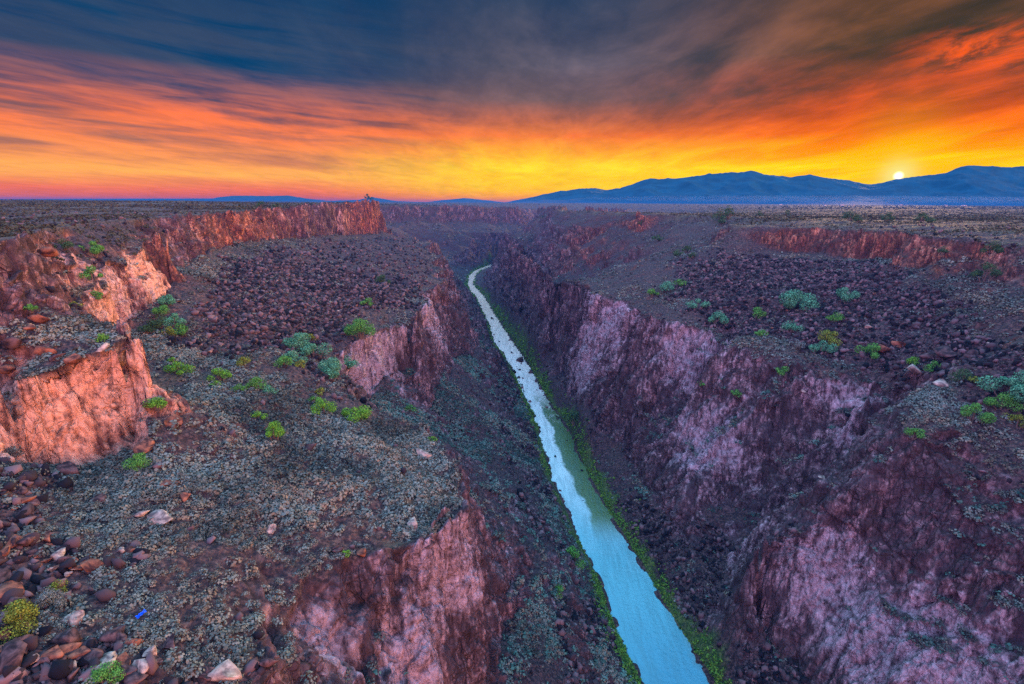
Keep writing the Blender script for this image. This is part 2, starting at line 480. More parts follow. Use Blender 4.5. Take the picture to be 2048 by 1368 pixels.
# more rows over the near ground
tt = np.linspace(0, 1, MR)
tt = tt ** 1.25
Yr = np.exp(ey[0] + (ey[-1] - ey[0]) * tt) - 150.0
xi_f = np.linspace(-1.28, 1.28, 2000)
gxx = xi_f[None] * (Yr[:, None] + 150.0)
gyy = np.repeat(Yr[:, None], len(xi_f), 1)
qx, qy = warp(gxx, gyy)
hb = hbase(qx, qy)
dxi = np.diff(gxx, axis=1)
dh = np.diff(hb, axis=1)
seg = np.sqrt(dxi ** 2 + (dh * 1.15) ** 2) / (Yr[:, None] + 150.0)
ax = np.abs((xi_f[1:] + xi_f[:-1]) / 2)
seg *= (0.16 + 0.84 * sstep(np.abs(gxx[:, 1:] + gxx[:, :-1]) / 2, 1.30 * (Yr[:, None] + 45.0), 1.0 * (Yr[:, None] + 25.0)))
# smooth the sampling weights between neighbouring rows
ker = np.ones(9) / 9
for _ in range(2):
    pad = np.cumsum(np.pad(seg, ((26, 25), (12, 11)), mode='edge'), 0)
    seg = np.cumsum(pad[51:] - pad[:-51], 1) / 51
    seg = np.concatenate([seg[:, :1] * 0, seg], 1)
    seg = (seg[:, 23:] - seg[:, :-23]) / 23
    seg = seg[:, :len(xi_f) - 1]
cum = np.concatenate([np.zeros((MR, 1)), np.cumsum(seg, 1)], 1)
XI = np.empty((MR, MC))
for r in range(MR):
    XI[r] = np.interp(np.linspace(0, cum[r, -1], MC), cum[r], xi_f)
TX = XI * (Yr[:, None] + 150.0)
TY = np.repeat(Yr[:, None], MC, 1)
# second pass: more rows where the ground climbs towards or away along y
for _ in range(2):
    qx, qy = warp(TX, TY)
    hb = hbase(qx, qy)
    seg = np.sqrt(np.diff(TY, axis=0) ** 2 + np.diff(TX, axis=0) ** 2 * 0.2 + (np.diff(hb, axis=0) * 1.1) ** 2) / (TY[1:] + 20.0) * (0.25 + 0.75 * sstep(TY[1:], 30, 60))
    seg = np.concatenate([seg, seg[-1:]], 0)
    seg = np.minimum(seg, np.median(seg) * 12)
    for _k in range(2):
        pad = np.cumsum(np.pad(seg, ((11, 10), (0, 0)), mode='edge'), 0)
        seg = (pad[21:] - pad[:-21]) / 21
        pad = np.cumsum(np.pad(seg, ((0, 0), (41, 40)), mode='edge'), 1)
        seg = (pad[:, 81:] - pad[:, :-81]) / 81
    cum = np.concatenate([np.zeros((1, MC)), np.cumsum(seg[:-1], 0)], 0)
    NXT, NYT = np.empty_like(TX), np.empty_like(TY)
    fr = np.linspace(0, 1, MR)
    for c in range(MC):
        rr = np.interp(fr * cum[-1, c], cum[:, c], np.arange(MR))
        i0 = np.minimum(rr.astype(int), MR - 2); f_ = rr - i0
        NXT[:, c] = TX[i0, c] * (1 - f_) + TX[i0 + 1, c] * f_
        NYT[:, c] = TY[i0, c] * (1 - f_) + TY[i0 + 1, c] * f_
    TX, TY = NXT, NYT
TZ, SL, RD = hfun(TX, TY)
# normals
du = np.stack([np.gradient(TX, axis=1), np.gradient(TY, axis=1), np.gradient(TZ, axis=1)], -1)
dv = np.stack([np.gradient(TX, axis=0), np.gradient(TY, axis=0), np.gradient(TZ, axis=0)], -1)
nn = np.cross(du, dv)
nn /= np.linalg.norm(nn, axis=-1, keepdims=True) + 1e-9
# soften the normals used for displacement
steep0 = np.hypot(nn[..., 0], nn[..., 1]) / (np.abs(nn[..., 2]) + 1e-6)


def box_blur(a, r, ax_):
    pw = [(0, 0)] * a.ndim
    pw[ax_] = (r + 1, r)
    c_ = np.cumsum(np.pad(a, pw, mode='edge'), axis=ax_)
    n_ = a.shape[ax_]
    return (np.take(c_, range(2 * r + 1, 2 * r + 1 + n_), ax_) - np.take(c_, range(0, n_), ax_)) / (2 * r + 1)


for _ in range(2):
    nn = box_blur(box_blur(nn, 9, 0), 9, 1)
nn /= np.linalg.norm(nn, axis=-1, keepdims=True) + 1e-9
steep0 = box_blur(box_blur(steep0, 3, 0), 3, 1)
steep = steep0
cliff = sstep(steep + 0.25 * fbm(TX, TY, TZ, 12, 3, 0.5, 15), 0.75, 1.25) * sstep(RD, 6, 14)
lod = np.clip(TY / 260.0, 0.8, 3.5)
big = fbm(TX, TY, TZ * 0.3, 34, 4, 0.55, 27, ridged=True) * 5.0 * sstep(TY, 500, 1100)
# columns and cracks on cliffs, lumps elsewhere
col = fbm(TX, TY, TZ * 0.16, 5.0, 3, 0.55, 20, ridged=True)
blk = fbm(TX, TY, TZ, 9.0, 5, 0.55, 21, ridged=True)
col2 = 0.8 - 1.6 * sstep(fbm(TX, TY, TZ * 0.10, 9.0, 2, 0.45, 26, ridged=True), -0.1, 1.0)
strata = fbm(TX * 0.12, TY * 0.12, TZ, 3.2, 3, 0.55, 22)
fine = fbm(TX, TY, TZ * 0.6, 1.6, 3, 0.55, 23, ridged=True)
ck = cliff > 0.03
crackc = np.zeros_like(TX); crack = np.zeros_like(TX); block = np.zeros_like(TX)
xa, ya, za = TX[ck], TY[ck], TZ[ck]
jx = fbm(xa, ya, za, 3.0, 2, 0.5, 50) * 0.7
for (s_, am, vz_) in ((12.0, 1.1, 0.30), (4.6, 0.75, 0.40), (2.0, 0.36, 0.6)):
    lo_ = np.clip(ya / 200.0, 1.0, 3.0)
    f1, f2, cid = worley(xa + jx, ya + jx * 0.7, za + jx, s_, int(s_ * 3), vz_)
    block[ck] += cid * am * lo_ ** 0.6
    crackc[ck] = np.maximum(crackc[ck], sstep(f2 - f1, 0.42 / s_, 0.02) * (0.6 + 0.4 * np.abs(cid)))
    crack[ck] += sstep(f2 - f1, 0.20, 0.0) * am * 0.8
disp = cliff * (col2 * 2.0 - col * 0.5 - blk * 1.0 + strata * 0.35 + fine * 0.12 + block - crack) * np.sqrt(lod) + cliff * big
lump = fbm(TX, TY, TZ, 2.6, 4, 0.6, 24)
disp += (1 - cliff) * lump * 0.6 * sstep(RD, 0.5, 5) * np.sqrt(lod)
TX3 = TX + nn[..., 0] * disp
TY3 = TY + nn[..., 1] * disp
TZ3 = TZ + nn[..., 2] * disp
TX3[0] = TX[0]; TY3[0] = TY[0]


def in_poly(x, y, poly):
    p = np.array(poly)[:, :2]
    ins = np.zeros(x.shape, bool)
    for (xa, ya), (xb, yb) in zip(p, np.roll(p, -1, 0)):
        c = ((ya > y) != (yb > y)) & (x < (xb - xa) * (y - ya) / (yb - ya + 1e-9) + xa)
        ins ^= c
    return ins


RUB = [  # ground covered by dark rubble
    pl((380, 600, -32), (470, 520, -28), (640, 490, -38), (780, 475, -46), (850, 490, -50), (870, 545, -56), (840, 610, -58), (700, 640, -56), (640, 690, -56), (600, 720, -55), (470, 720, -48), (400, 680, -42)),
    pl((0, 1000, -48), (90, 1010, -49), (200, 1120, -50), (230, 1200, -50), (420, 1300, -52), (480, 1420, -54), (0, 1420, -47), (-200, 1300, -46)),
    pl((1350, 520, -40), (1450, 508, -31), (1600, 515, -29), (1750, 530, -30), (1950, 590, -28), (2150, 650, -30), (2150, 790, -52), (1900, 800, -60), (1720, 722, -65), (1600, 700, -66), (1450, 650, -60), (1340, 600, -58)),
    pl((640, 800, -58), (700, 760, -58), (700, 700, -58), (640, 730, -57)),
]


def rubble_at(x, y):
    wx = fbm(x, y, 0 * x, 18, 5, 0.65, 30) * 26; wy = fbm(x, y, 0 * x, 18, 5, 0.65, 31) * 26
    r = np.zeros(x.shape, bool)
    for p in RUB:
        r |= in_poly(x + wx, y + wy, p)
    rd = river_d(x, y)
    b = (fbm(x, y, 0 * x, 22, 3, 0.5, 32) > 0.02) & (rd > 5) & (rd < 34) & (y < 900)
    return r | b


rub = np.maximum(rubble_at(TX, TY).astype(np.float32), sstep(SL + 0.3 * fbm(TX, TY, 0 * TX, 14, 3, 0.5, 36), 0.42, 0.75))
for _ in range(4):
    rub = (np.roll(rub, 2, 0) + np.roll(rub, -2, 0) + np.roll(rub, 2, 1) + np.roll(rub, -2, 1) + 2 * rub) / 6
green = sstep(RD + 9.0 * fbm(TX, TY, 0 * TX, 16, 4, 0.6, 33), 6.5, 2.0) * sstep(RD, 0.2, 1.2)
pale = fbm(TX, TY, TZ, 38, 4, 0.5, 34)
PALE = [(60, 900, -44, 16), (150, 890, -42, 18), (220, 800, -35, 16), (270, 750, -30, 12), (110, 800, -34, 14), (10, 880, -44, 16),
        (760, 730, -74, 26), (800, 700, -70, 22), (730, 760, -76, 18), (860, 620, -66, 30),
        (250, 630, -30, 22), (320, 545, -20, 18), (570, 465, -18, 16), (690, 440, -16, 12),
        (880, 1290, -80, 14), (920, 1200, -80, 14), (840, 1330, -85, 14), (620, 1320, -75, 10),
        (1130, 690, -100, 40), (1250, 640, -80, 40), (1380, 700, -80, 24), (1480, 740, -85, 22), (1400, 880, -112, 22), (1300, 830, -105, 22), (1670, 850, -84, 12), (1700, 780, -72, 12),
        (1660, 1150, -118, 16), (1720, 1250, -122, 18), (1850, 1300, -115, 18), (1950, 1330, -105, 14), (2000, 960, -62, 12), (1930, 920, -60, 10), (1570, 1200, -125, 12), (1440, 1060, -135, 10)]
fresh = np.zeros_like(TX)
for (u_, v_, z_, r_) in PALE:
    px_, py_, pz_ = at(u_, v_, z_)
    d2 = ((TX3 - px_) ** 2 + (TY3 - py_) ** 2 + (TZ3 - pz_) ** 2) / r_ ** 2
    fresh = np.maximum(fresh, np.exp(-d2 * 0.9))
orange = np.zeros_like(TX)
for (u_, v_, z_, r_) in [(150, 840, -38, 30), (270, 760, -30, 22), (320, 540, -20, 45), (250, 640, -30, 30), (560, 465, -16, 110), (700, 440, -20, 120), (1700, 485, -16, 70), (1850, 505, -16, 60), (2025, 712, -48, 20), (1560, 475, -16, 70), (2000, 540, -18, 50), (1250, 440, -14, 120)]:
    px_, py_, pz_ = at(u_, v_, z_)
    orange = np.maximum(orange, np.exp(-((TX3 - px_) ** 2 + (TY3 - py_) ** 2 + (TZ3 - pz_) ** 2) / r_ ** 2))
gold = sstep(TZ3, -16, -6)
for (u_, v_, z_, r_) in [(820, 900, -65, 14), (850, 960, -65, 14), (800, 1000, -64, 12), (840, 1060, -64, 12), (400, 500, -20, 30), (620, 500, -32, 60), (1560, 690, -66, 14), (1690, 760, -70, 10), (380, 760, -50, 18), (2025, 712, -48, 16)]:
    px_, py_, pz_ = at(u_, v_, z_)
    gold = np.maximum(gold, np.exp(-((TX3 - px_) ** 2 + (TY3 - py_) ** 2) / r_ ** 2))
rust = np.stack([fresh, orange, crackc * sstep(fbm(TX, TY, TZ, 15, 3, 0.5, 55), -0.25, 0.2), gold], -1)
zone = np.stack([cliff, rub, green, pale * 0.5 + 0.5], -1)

# ------------------------------------------------------------------ terrain material
def new_mat(name):
    m = bpy.data.materials.new(name)
    m.use_nodes = True
    T = NT(m.node_tree)
    T.n.clear()
    out = T.new('ShaderNodeOutputMaterial')
    b = T.new('ShaderNodeBsdfPrincipled')
    T.l.new(b.outputs[0], out.inputs[0])
    return m, T, b


mt, T, B = new_mat('canyon_ground')
obj = T.new('ShaderNodeTexCoord').outputs['Object']
at_ = T.new('ShaderNodeAttribute', attribute_name='zone')
sp = T.new('ShaderNodeSeparateColor')
T.l.new(at_.outputs['Color'], sp.inputs[0])
zc, zr, zg = sp.outputs
zp = at_.outputs['Alpha']
vs = T.scale(obj, (1, 1, 0.17))
n1 = T.noise(vs, 0.55, 8, 0.65, 0.15)
n2 = T.noise(T.scale(obj, (1, 1, 0.5)), 0.11, 6, 0.62, 0.8)
n3 = T.noise(T.scale(obj, (0.8, 0.8, 1.1)), 0.7, 6, 0.62, 0.1)
at2 = T.new('ShaderNodeAttribute', attribute_name='rust')
sp2 = T.new('ShaderNodeSeparateColor')
T.l.new(at2.outputs['Color'], sp2.inputs[0])
zf, zo, zk = sp2.outputs
nm = T.m('ADD', T.m('MULTIPLY', n1, 0.6), T.m('MULTIPLY', n3, 0.4))
rock_p = T.ramp(nm, [(0.36, (0.014, 0.010, 0.014)), (0.46, (0.07, 0.040, 0.045)), (0.54, (0.19, 0.115, 0.12)), (0.63, (0.40, 0.27, 0.27)), (0.76, (0.62, 0.48, 0.48))])
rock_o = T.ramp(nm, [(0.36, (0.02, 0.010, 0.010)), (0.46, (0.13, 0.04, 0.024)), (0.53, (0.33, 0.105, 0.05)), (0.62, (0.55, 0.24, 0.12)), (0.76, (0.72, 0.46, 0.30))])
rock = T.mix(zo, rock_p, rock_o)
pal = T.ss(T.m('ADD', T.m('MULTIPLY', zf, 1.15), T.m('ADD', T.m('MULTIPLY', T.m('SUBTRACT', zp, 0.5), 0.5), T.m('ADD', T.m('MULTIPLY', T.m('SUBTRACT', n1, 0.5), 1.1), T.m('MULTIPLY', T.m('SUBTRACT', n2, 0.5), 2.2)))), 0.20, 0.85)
varn = T.m('MULTIPLY', T.ss(n2, 0.62, 0.40), T.m('SUBTRACT', 1.0, T.m('MULTIPLY', pal, 0.8)))
stn = T.ss(T.noise(T.scale(obj, (1, 1, 0.12)), 0.30, 6, 0.65, 0.1), 0.52, 0.64)
varn = T.m('MAXIMUM', varn, T.m('MULTIPLY', stn, 0.6))
rock = T.mix(T.m('MULTIPLY', varn, 0.85), rock, T.mix(zo, (0.04, 0.026, 0.032), (0.085, 0.032, 0.025)))
jit = T.new('ShaderNodeVectorMath', operation='ADD')
jn = T.new('ShaderNodeTexNoise')
T.put(jn.inputs['Vector'], obj)
jn.inputs['Scale'].default_value = 0.35
jn.inputs['Detail'].default_value = 3.0
js = T.new('ShaderNodeVectorMath', operation='SCALE')
T.l.new(jn.outputs['Color'], js.inputs[0])
js.inputs['Scale'].default_value = 2.2
T.l.new(obj, jit.inputs[0])
T.l.new(js.outputs[0], jit.inputs[1])


def joints(sc_, zs, wdt):
    v_ = T.new('ShaderNodeTexVoronoi', feature='DISTANCE_TO_EDGE')
    T.put(v_.inputs['Vector'], T.scale(jit.outputs[0], (1, 1, zs)))
    v_.inputs['Scale'].default_value = sc_
    return T.ss(v_.outputs['Distance'], wdt, wdt * 0.15)


jo = T.m('MAXIMUM', T.m('MULTIPLY', joints(0.20, 0.45, 0.055), 1.0), T.m('MULTIPLY', joints(0.50, 0.8, 0.06), 0.7))
jo = T.m('MULTIPLY', jo, T.ss(T.noise(obj, 0.07, 4, 0.6, 0.2), 0.38, 0.55))
zk = T.m('MAXIMUM', zk, jo)
rock = T.mix(T.m('MULTIPLY', zk, 0.9), rock, (0.03, 0.018, 0.018))
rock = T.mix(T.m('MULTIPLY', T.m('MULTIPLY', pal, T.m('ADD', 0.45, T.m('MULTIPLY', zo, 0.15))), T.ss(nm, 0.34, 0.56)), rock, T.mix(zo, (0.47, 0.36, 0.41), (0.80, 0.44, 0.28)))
s1 = T.noise(obj, 0.9, 8, 0.7, 0.3)
s2 = T.noise(obj, 0.06, 5, 0.6, 0.5)
soil = T.ramp(s1, [(0.36, (0.010, 0.009, 0.012)), (0.48, (0.032, 0.022, 0.024)), (0.58, (0.085, 0.048, 0.04)), (0.70, (0.19, 0.12, 0.095))])
red = T.ss(T.noise(obj, 0.10, 5, 0.65, 0.5), 0.55, 0.68)
soil = T.mix(T.m('MULTIPLY', red, 0.6), soil, T.mix(T.ss(s1, 0.38, 0.66), (0.035, 0.016, 0.014), (0.20, 0.075, 0.05)))
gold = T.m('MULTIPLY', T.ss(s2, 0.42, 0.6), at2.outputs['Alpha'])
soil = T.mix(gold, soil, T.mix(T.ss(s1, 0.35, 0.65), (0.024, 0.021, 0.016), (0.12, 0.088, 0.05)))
rv = T.new('ShaderNodeTexVoronoi', feature='F1')
T.put(rv.inputs['Vector'], obj)
rv.inputs['Scale'].default_value = 0.8
rub_c = T.mix(T.ss(s1, 0.40, 0.68), (0.012, 0.009, 0.012), (0.10, 0.055, 0.052))
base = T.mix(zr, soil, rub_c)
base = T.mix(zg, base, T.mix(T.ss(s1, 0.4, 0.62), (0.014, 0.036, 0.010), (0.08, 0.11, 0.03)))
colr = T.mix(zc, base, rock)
T.l.new(colr, B.inputs['Base Color'])
B.inputs['Roughness'].default_value = 0.9
B.inputs['Specular IOR Level'].default_value = 0.15
bh = T.m('ADD', T.m('SUBTRACT', T.m('MULTIPLY', n1, 1.0), T.m('MULTIPLY', T.m('MULTIPLY', jo, zc), 0.8)), T.m('ADD', T.m('MULTIPLY', s1, 1.0), T.m('MULTIPLY', n3, 0.6)))
bp = T.new('ShaderNodeBump')
bp.inputs['Strength'].default_value = 0.9
bp.inputs['Distance'].default_value = 0.7
T.l.new(bh, bp.inputs['Height'])
T.l.new(bp.outputs[0], B.inputs['Normal'])

co = np.stack([TX3, TY3, TZ3], -1).reshape(-1, 3)
ii = np.arange(MR * MC).reshape(MR, MC)
fc = np.stack([ii[:-1, :-1], ii[:-1, 1:], ii[1:, 1:], ii[1:, :-1]], -1).reshape(-1, 4)
terrain = mesh_obj('canyon_terrain', co, fc, mt)
set_color(terrain.data, 'zone', zone.reshape(-1, 4))
set_color(terrain.data, 'rust', rust.reshape(-1, 4))
terrain['kind'] = 'structure'

# ------------------------------------------------------------------ river
mw, T, B = new_mat('river_water')
obj = T.new('ShaderNodeTexCoord').outputs['Object']
sy = T.new('ShaderNodeSeparateXYZ')
T.l.new(obj, sy.inputs[0])
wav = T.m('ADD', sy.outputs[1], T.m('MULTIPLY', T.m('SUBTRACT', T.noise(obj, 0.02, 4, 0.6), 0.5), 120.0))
water_col = T.ramp(T.m('DIVIDE', wav, 1000.0, clamp=True), [(0.13, (0.016, 0.165, 0.225)), (0.22, (0.07, 0.28, 0.30)), (0.32, (0.40, 0.52, 0.48)), (0.46, (0.56, 0.56, 0.50)), (0.60, (0.80, 0.66, 0.56)), (0.85, (0.80, 0.58, 0.42))])  # silt tint with the sky's reflection painted in: turquoise near, peach afar
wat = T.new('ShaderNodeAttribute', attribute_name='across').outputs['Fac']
# olive along the right bank: dark wall's reflection painted into the water colour
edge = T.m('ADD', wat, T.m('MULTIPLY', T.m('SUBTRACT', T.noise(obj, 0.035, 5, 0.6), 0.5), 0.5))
wall_reflection = T.m('MULTIPLY', T.ss(edge, 0.43, 0.50), T.m('MULTIPLY', T.ss(sy.outputs[1], 232, 262), T.ss(sy.outputs[1], 470, 410)))
water_col = T.mix(wall_reflection, water_col, (0.055, 0.10, 0.025))
foam = T.m('MULTIPLY', T.ss(T.noise(T.scale(obj, (1.0, 0.35, 1)), 0.45, 8, 0.72, 0.8), 0.50, 0.66), T.m('MULTIPLY', T.ss(wav, 380, 430), T.ss(wav, 600, 540)))
water_col = T.mix(T.m('MULTIPLY', foam, 0.8), water_col, (0.78, 0.76, 0.76))
cur = T.noise(T.scale(obj, (0.9, 0.10, 1)), 0.5, 6, 0.62, 0.6)
water_col = T.mix(T.m('MULTIPLY', T.ss(cur, 0.40, 0.66), 0.30), water_col, (0.02, 0.07, 0.07))
shal = T.m('MULTIPLY', T.ss(T.m('ABSOLUTE', T.m('SUBTRACT', edge, 0.5)), 0.34, 0.50), 0.55)
water_col = T.mix(shal, water_col, (0.10, 0.10, 0.055))
T.l.new(water_col, B.inputs['Base Color'])
B.inputs['Roughness'].default_value = 0.12
B.inputs['IOR'].default_value = 1.65
wn = T.noise(obj, 0.7, 6, 0.65, 0.5)
wb = T.new('ShaderNodeBump')
wb.inputs['Strength'].default_value = 0.6
wb.inputs['Distance'].default_value = 0.3
T.l.new(wn, wb.inputs['Height'])
T.l.new(wb.outputs[0], B.inputs['Normal'])
ys = np.concatenate([np.linspace(16, 700, 500), np.linspace(703, 2850, 350)])
xl = np.interp(ys, LBY[:, 1], LBY[:, 0]) - 5; xr = np.interp(ys, RBY[:, 1], RBY[:, 0]) + 5
tcol = np.linspace(0, 1, 12)
wx = xl[:, None] + (xr - xl)[:, None] * tcol
wco = np.stack([wx, np.repeat(ys[:, None], 12, 1), np.full_like(wx, RZ)], -1).reshape(-1, 3)
ii = np.arange(len(ys) * 12).reshape(len(ys), 12)
wf = np.stack([ii[:-1, :-1], ii[:-1, 1:], ii[1:, 1:], ii[1:, :-1]], -1).reshape(-1, 4)
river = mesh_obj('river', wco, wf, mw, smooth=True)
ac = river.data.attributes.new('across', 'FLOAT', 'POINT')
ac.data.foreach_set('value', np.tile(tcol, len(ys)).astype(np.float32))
river['kind'] = 'structure'

# ------------------------------------------------------------------ helpers for things
def tag(o, label=None, cat=None, group=None, kind=None):
    for k, v in (('label', label), ('category', cat), ('group', group), ('kind', kind)):
        if v:
            o[k] = v
    return o


def project(x, y, z):
    d = np.stack([x, y, z - CAMZ], -1)
    dep = d @ fw
    return 1024 + (d @ RT) / dep * F, 684 - (d @ UP) / dep * F, dep


TS = np.geomspace(30, 6000, 5000)


def hit(u, v):
    """the ground point seen at (u, v) of the photograph"""
    d = ray(u, v) / F
    p = d[None] * TS[:, None]
    ok = p[:, 1] > 24
    p = p[ok]
    h = hfun(p[:, 0], p[:, 1])[0]
    below = np.nonzero(p[:, 2] + CAMZ < h)[0]
    k = below[0] if len(below) else len(p) - 1
    return float(p[k, 0]), float(p[k, 1]), float(h[k])


def simple_mat(name, c1, c2, rough=0.9, spec=0.1, nscale=None, island=True, bump=0.0, tone=False, power=None, warm=None):
    m, T, B = new_mat(name)
    if island:
        f = T.new('ShaderNodeNewGeometry').outputs['Random Per Island']
        if power:
            f = T.m('POWER', f, power)
        if tone:
            f = T.m('ADD', T.m('MULTIPLY', f, 0.35), T.m('MULTIPLY', T.new('ShaderNodeAttribute', attribute_name='tone').outputs['Fac'], 0.65))
    else:
        o_ = T.new('ShaderNodeTexCoord').outputs['Object']
        nz = T.noise(o_, nscale, 6, 0.65, 0.3)
        f = T.ss(nz, 0.36, 0.64)
        if bump:
            b_ = T.new('ShaderNodeBump')
            b_.inputs['Strength'].default_value = 0.7
            b_.inputs['Distance'].default_value = bump
            T.l.new(nz, b_.inputs['Height'])
            T.l.new(b_.outputs[0], B.inputs['Normal'])
    c = T.mix(f, c1, c2)
    if warm:
        o_ = T.new('ShaderNodeTexCoord').outputs['Object']
        hue = T.m('ADD', T.m('MULTIPLY', T.noise(o_, 0.55, 2, 0.5), 0.5), T.m('MULTIPLY', T.noise(o_, 0.045, 4, 0.6), 0.5))
        c = T.mix(T.ss(hue, 0.46, 0.60), c, T.mix(f, tuple(q * 0.9 for q in c1), warm))
    T.l.new(c, B.inputs['Base Color'])
    B.inputs['Roughness'].default_value = rough
    B.inputs['Specular IOR Level'].default_value = spec
    return m


M = {
    'sage': simple_mat('sagebrush_leaves', (0.012, 0.020, 0.020), (0.15, 0.185, 0.155), tone=True, warm=(0.23, 0.175, 0.115)),
    'sage_near': simple_mat('sagebrush_twigs', (0.04, 0.055, 0.05), (0.19, 0.225, 0.195)),
    'talus': simple_mat('talus_scrub_leaves', (0.010, 0.034, 0.030), (0.085, 0.17, 0.13), tone=True),
    'scrub': simple_mat('plateau_scrub_leaves', (0.010, 0.011, 0.007), (0.082, 0.072, 0.035), tone=True),
    'bright': simple_mat('bright_green_leaves', (0.02, 0.09, 0.01), (0.14, 0.37, 0.03)),
    'teal': simple_mat('blue_green_leaves', (0.02, 0.09, 0.05), (0.10, 0.33, 0.17)),
    'green': simple_mat('green_leaves', (0.02, 0.09, 0.015), (0.10, 0.30, 0.05)),
    'olive': simple_mat('olive_leaves', (0.04, 0.065, 0.010), (0.19, 0.24, 0.03)),
    'dark': simple_mat('juniper_leaves', (0.012, 0.035, 0.016), (0.055, 0.115, 0.04)),
    'bark': simple_mat('bark', (0.05, 0.035, 0.03), (0.14, 0.10, 0.08), island=False, nscale=9.0),
    'rock_dark': simple_mat('dark_boulder', (0.014, 0.010, 0.012), (0.105, 0.060, 0.058), island=False, nscale=0.9, bump=0.15),
    'rock_red': simple_mat('rust_boulder', (0.035, 0.017, 0.016), (0.24, 0.095, 0.055), island=False, nscale=0.8, bump=0.15),
    'rock_pale': simple_mat('pale_boulder', (0.09, 0.065, 0.06), (0.40, 0.31, 0.25), island=False, nscale=0.8, bump=0.12),
    'rubble': simple_mat('rubble_stone', (0.005, 0.005, 0.008), (0.135, 0.085, 0.088), power=2.3),
    'brush': simple_mat('riverside_leaves', (0.014, 0.05, 0.010), (0.12, 0.23, 0.028)),
}


# ------------------------------------------------------------------ scattered ground cover
def leaf_cloud(cx, cy, cz, r, hgt, per, size, rg):
    """quads scattered through low domes standing at each centre"""
    n = len(cx)
    k = n * per
    th = rg.random(k) * 2 * np.pi
    ph = np.arccos(1 - rg.random(k) * 0.95)
    rad = rg.random(k) ** 0.33
    R = np.repeat(r, per); Hh = np.repeat(hgt, per)
    px = np.repeat(cx, per) + R * rad * np.sin(ph) * np.cos(th)
    py = np.repeat(cy, per) + R * rad * np.sin(ph) * np.sin(th)
    pz = np.repeat(cz, per) + Hh * (0.08 + rad * np.cos(ph))
    nv = np.stack([np.sin(ph) * np.cos(th), np.sin(ph) * np.sin(th), np.cos(ph) + 0.25], -1) + rg.normal(0, 0.32, (k, 3))
    nv /= np.linalg.norm(nv, axis=1, keepdims=True)
    ref = rg.normal(0, 1, (k, 3))
    t1 = np.cross(nv, ref); t1 /= np.linalg.norm(t1, axis=1, keepdims=True) + 1e-9
    t2 = np.cross(nv, t1)
    s_ = (R * size * (0.6 + 0.8 * rg.random(k)))[:, None]
    c = np.stack([px, py, pz], -1)
    q = np.stack([c - t1 * s_, c + t2 * s_ * 0.8, c + t1 * s_, c - t2 * s_ * 0.8], 1)
    return q.reshape(-1, 3), np.arange(k * 4).reshape(-1, 4)


def sample_ground(n, y0, y1, even, rg):
    """random plan positions: even over the area, or thinning with distance"""
    if even:
        y = np.sqrt(rg.random(n) * ((y1 + 20.0) ** 2 - (y0 + 20.0) ** 2) + (y0 + 20.0) ** 2) - 20.0
    else:
        y = np.exp(rg.uniform(math.log(y0), math.log(y1), n))
    x = rg.uniform(-1.12, 1.12, n) * (y + 40)
    return x, y


def keep_on_land(x, y, want_rub, rg, smax=0.95):
    h, sl_, rd = hfun(x, y)
    e = 0.8 + y * 0.002
    hx = hfun(x + e, y)[0]; hy = hfun(x, y + e)[0]
    s2_ = np.hypot(hx - h, hy - h) / e
    ok = (rd > 4.5) & (s2_ < smax)
    u, v, dep = project(x, y, h)
    ok &= (u > -250) & (u < 2300) & (v < 1600) & (dep > 20)
    rb = rubble_at(x, y)
    if want_rub:
        rb = rb & (fbm(x, y, 0 * x, 9, 3, 0.5, 70) + rg.random(len(x)) * 0.7 > -0.05)
    ok &= rb if want_rub else (~rb | (rg.random(len(x)) < 0.16))
    return x[ok], y[ok], h[ok]


def cover(name, specs, mat, kind='stuff', top=99.0, bottom=-999.0, smax=0.95):
    rg = np.random.default_rng(len(name))
    V, Fc, TN, off = [], [], [], 0
    for (n, y0, y1, r0, r1, per, size) in specs:
        x, y = sample_ground(n, y0, y1, y1 < 450, rg)
        x, y, h = keep_on_land(x, y, False, rg, smax)
        k = (h < top + 6 * rg.random(len(h))) & (h > bottom + 6 * rg.random(len(h)))
        x, y, h = x[k], y[k], h[k]
        dens = fbm(x, y, 0 * x, 30, 3, 0.5, 40)
        k = rg.random(len(x)) < np.clip(0.60 + dens * 2.2, 0.06, 1)
        x, y, h = x[k], y[k], h[k]
        r = r0 + (r1 - r0) * rg.random(len(x)) ** 2
        v, f = leaf_cloud(x, y, h - 0.05, r, r * 0.85, per, size, rg)
        V.append(v); Fc.append(f + off); off += len(v)
        tn = np.clip(0.5 + 0.9 * fbm(x, y, 0 * x, 16, 3, 0.5, 48) + rg.normal(0, 0.22, len(x)), 0, 1)
        TN.append(np.repeat(tn, per * 4))
    o = mesh_obj(name, np.concatenate(V), np.concatenate(Fc), mat)
    ta = o.data.attributes.new('tone', 'FLOAT', 'POINT')
    ta.data.foreach_set('value', np.concatenate(TN).astype(np.float32))
    o['kind'] = kind
    return o


cover('sagebrush_cover', [(20000, 40, 105, 0.35, 1.7, 58, 0.15), (40000, 95, 185, 0.4, 1.8, 26, 0.22), (120000, 170, 420, 0.55, 1.7, 12, 0.33), (60000, 400, 1300, 0.9, 2.2, 7, 0.42), (40000, 1100, 2800, 1.6, 4.5, 6, 0.45)], M['sage'], top=-14)
cover('plateau_scrub', [(60000, 150, 700, 0.6, 1.5, 8, 0.4), (60000, 500, 2200, 1.0, 2.6, 6, 0.45), (20000, 1800, 5500, 2.5, 6.0, 5, 0.5)], M['scrub'], bottom=-14)


cover('talus_scrub', [(70000, 60, 420, 0.5, 1.9, 12, 0.30), (30000, 380, 1500, 1.0, 3.2, 8, 0.4)], M['talus'], top=-80, smax=1.1)


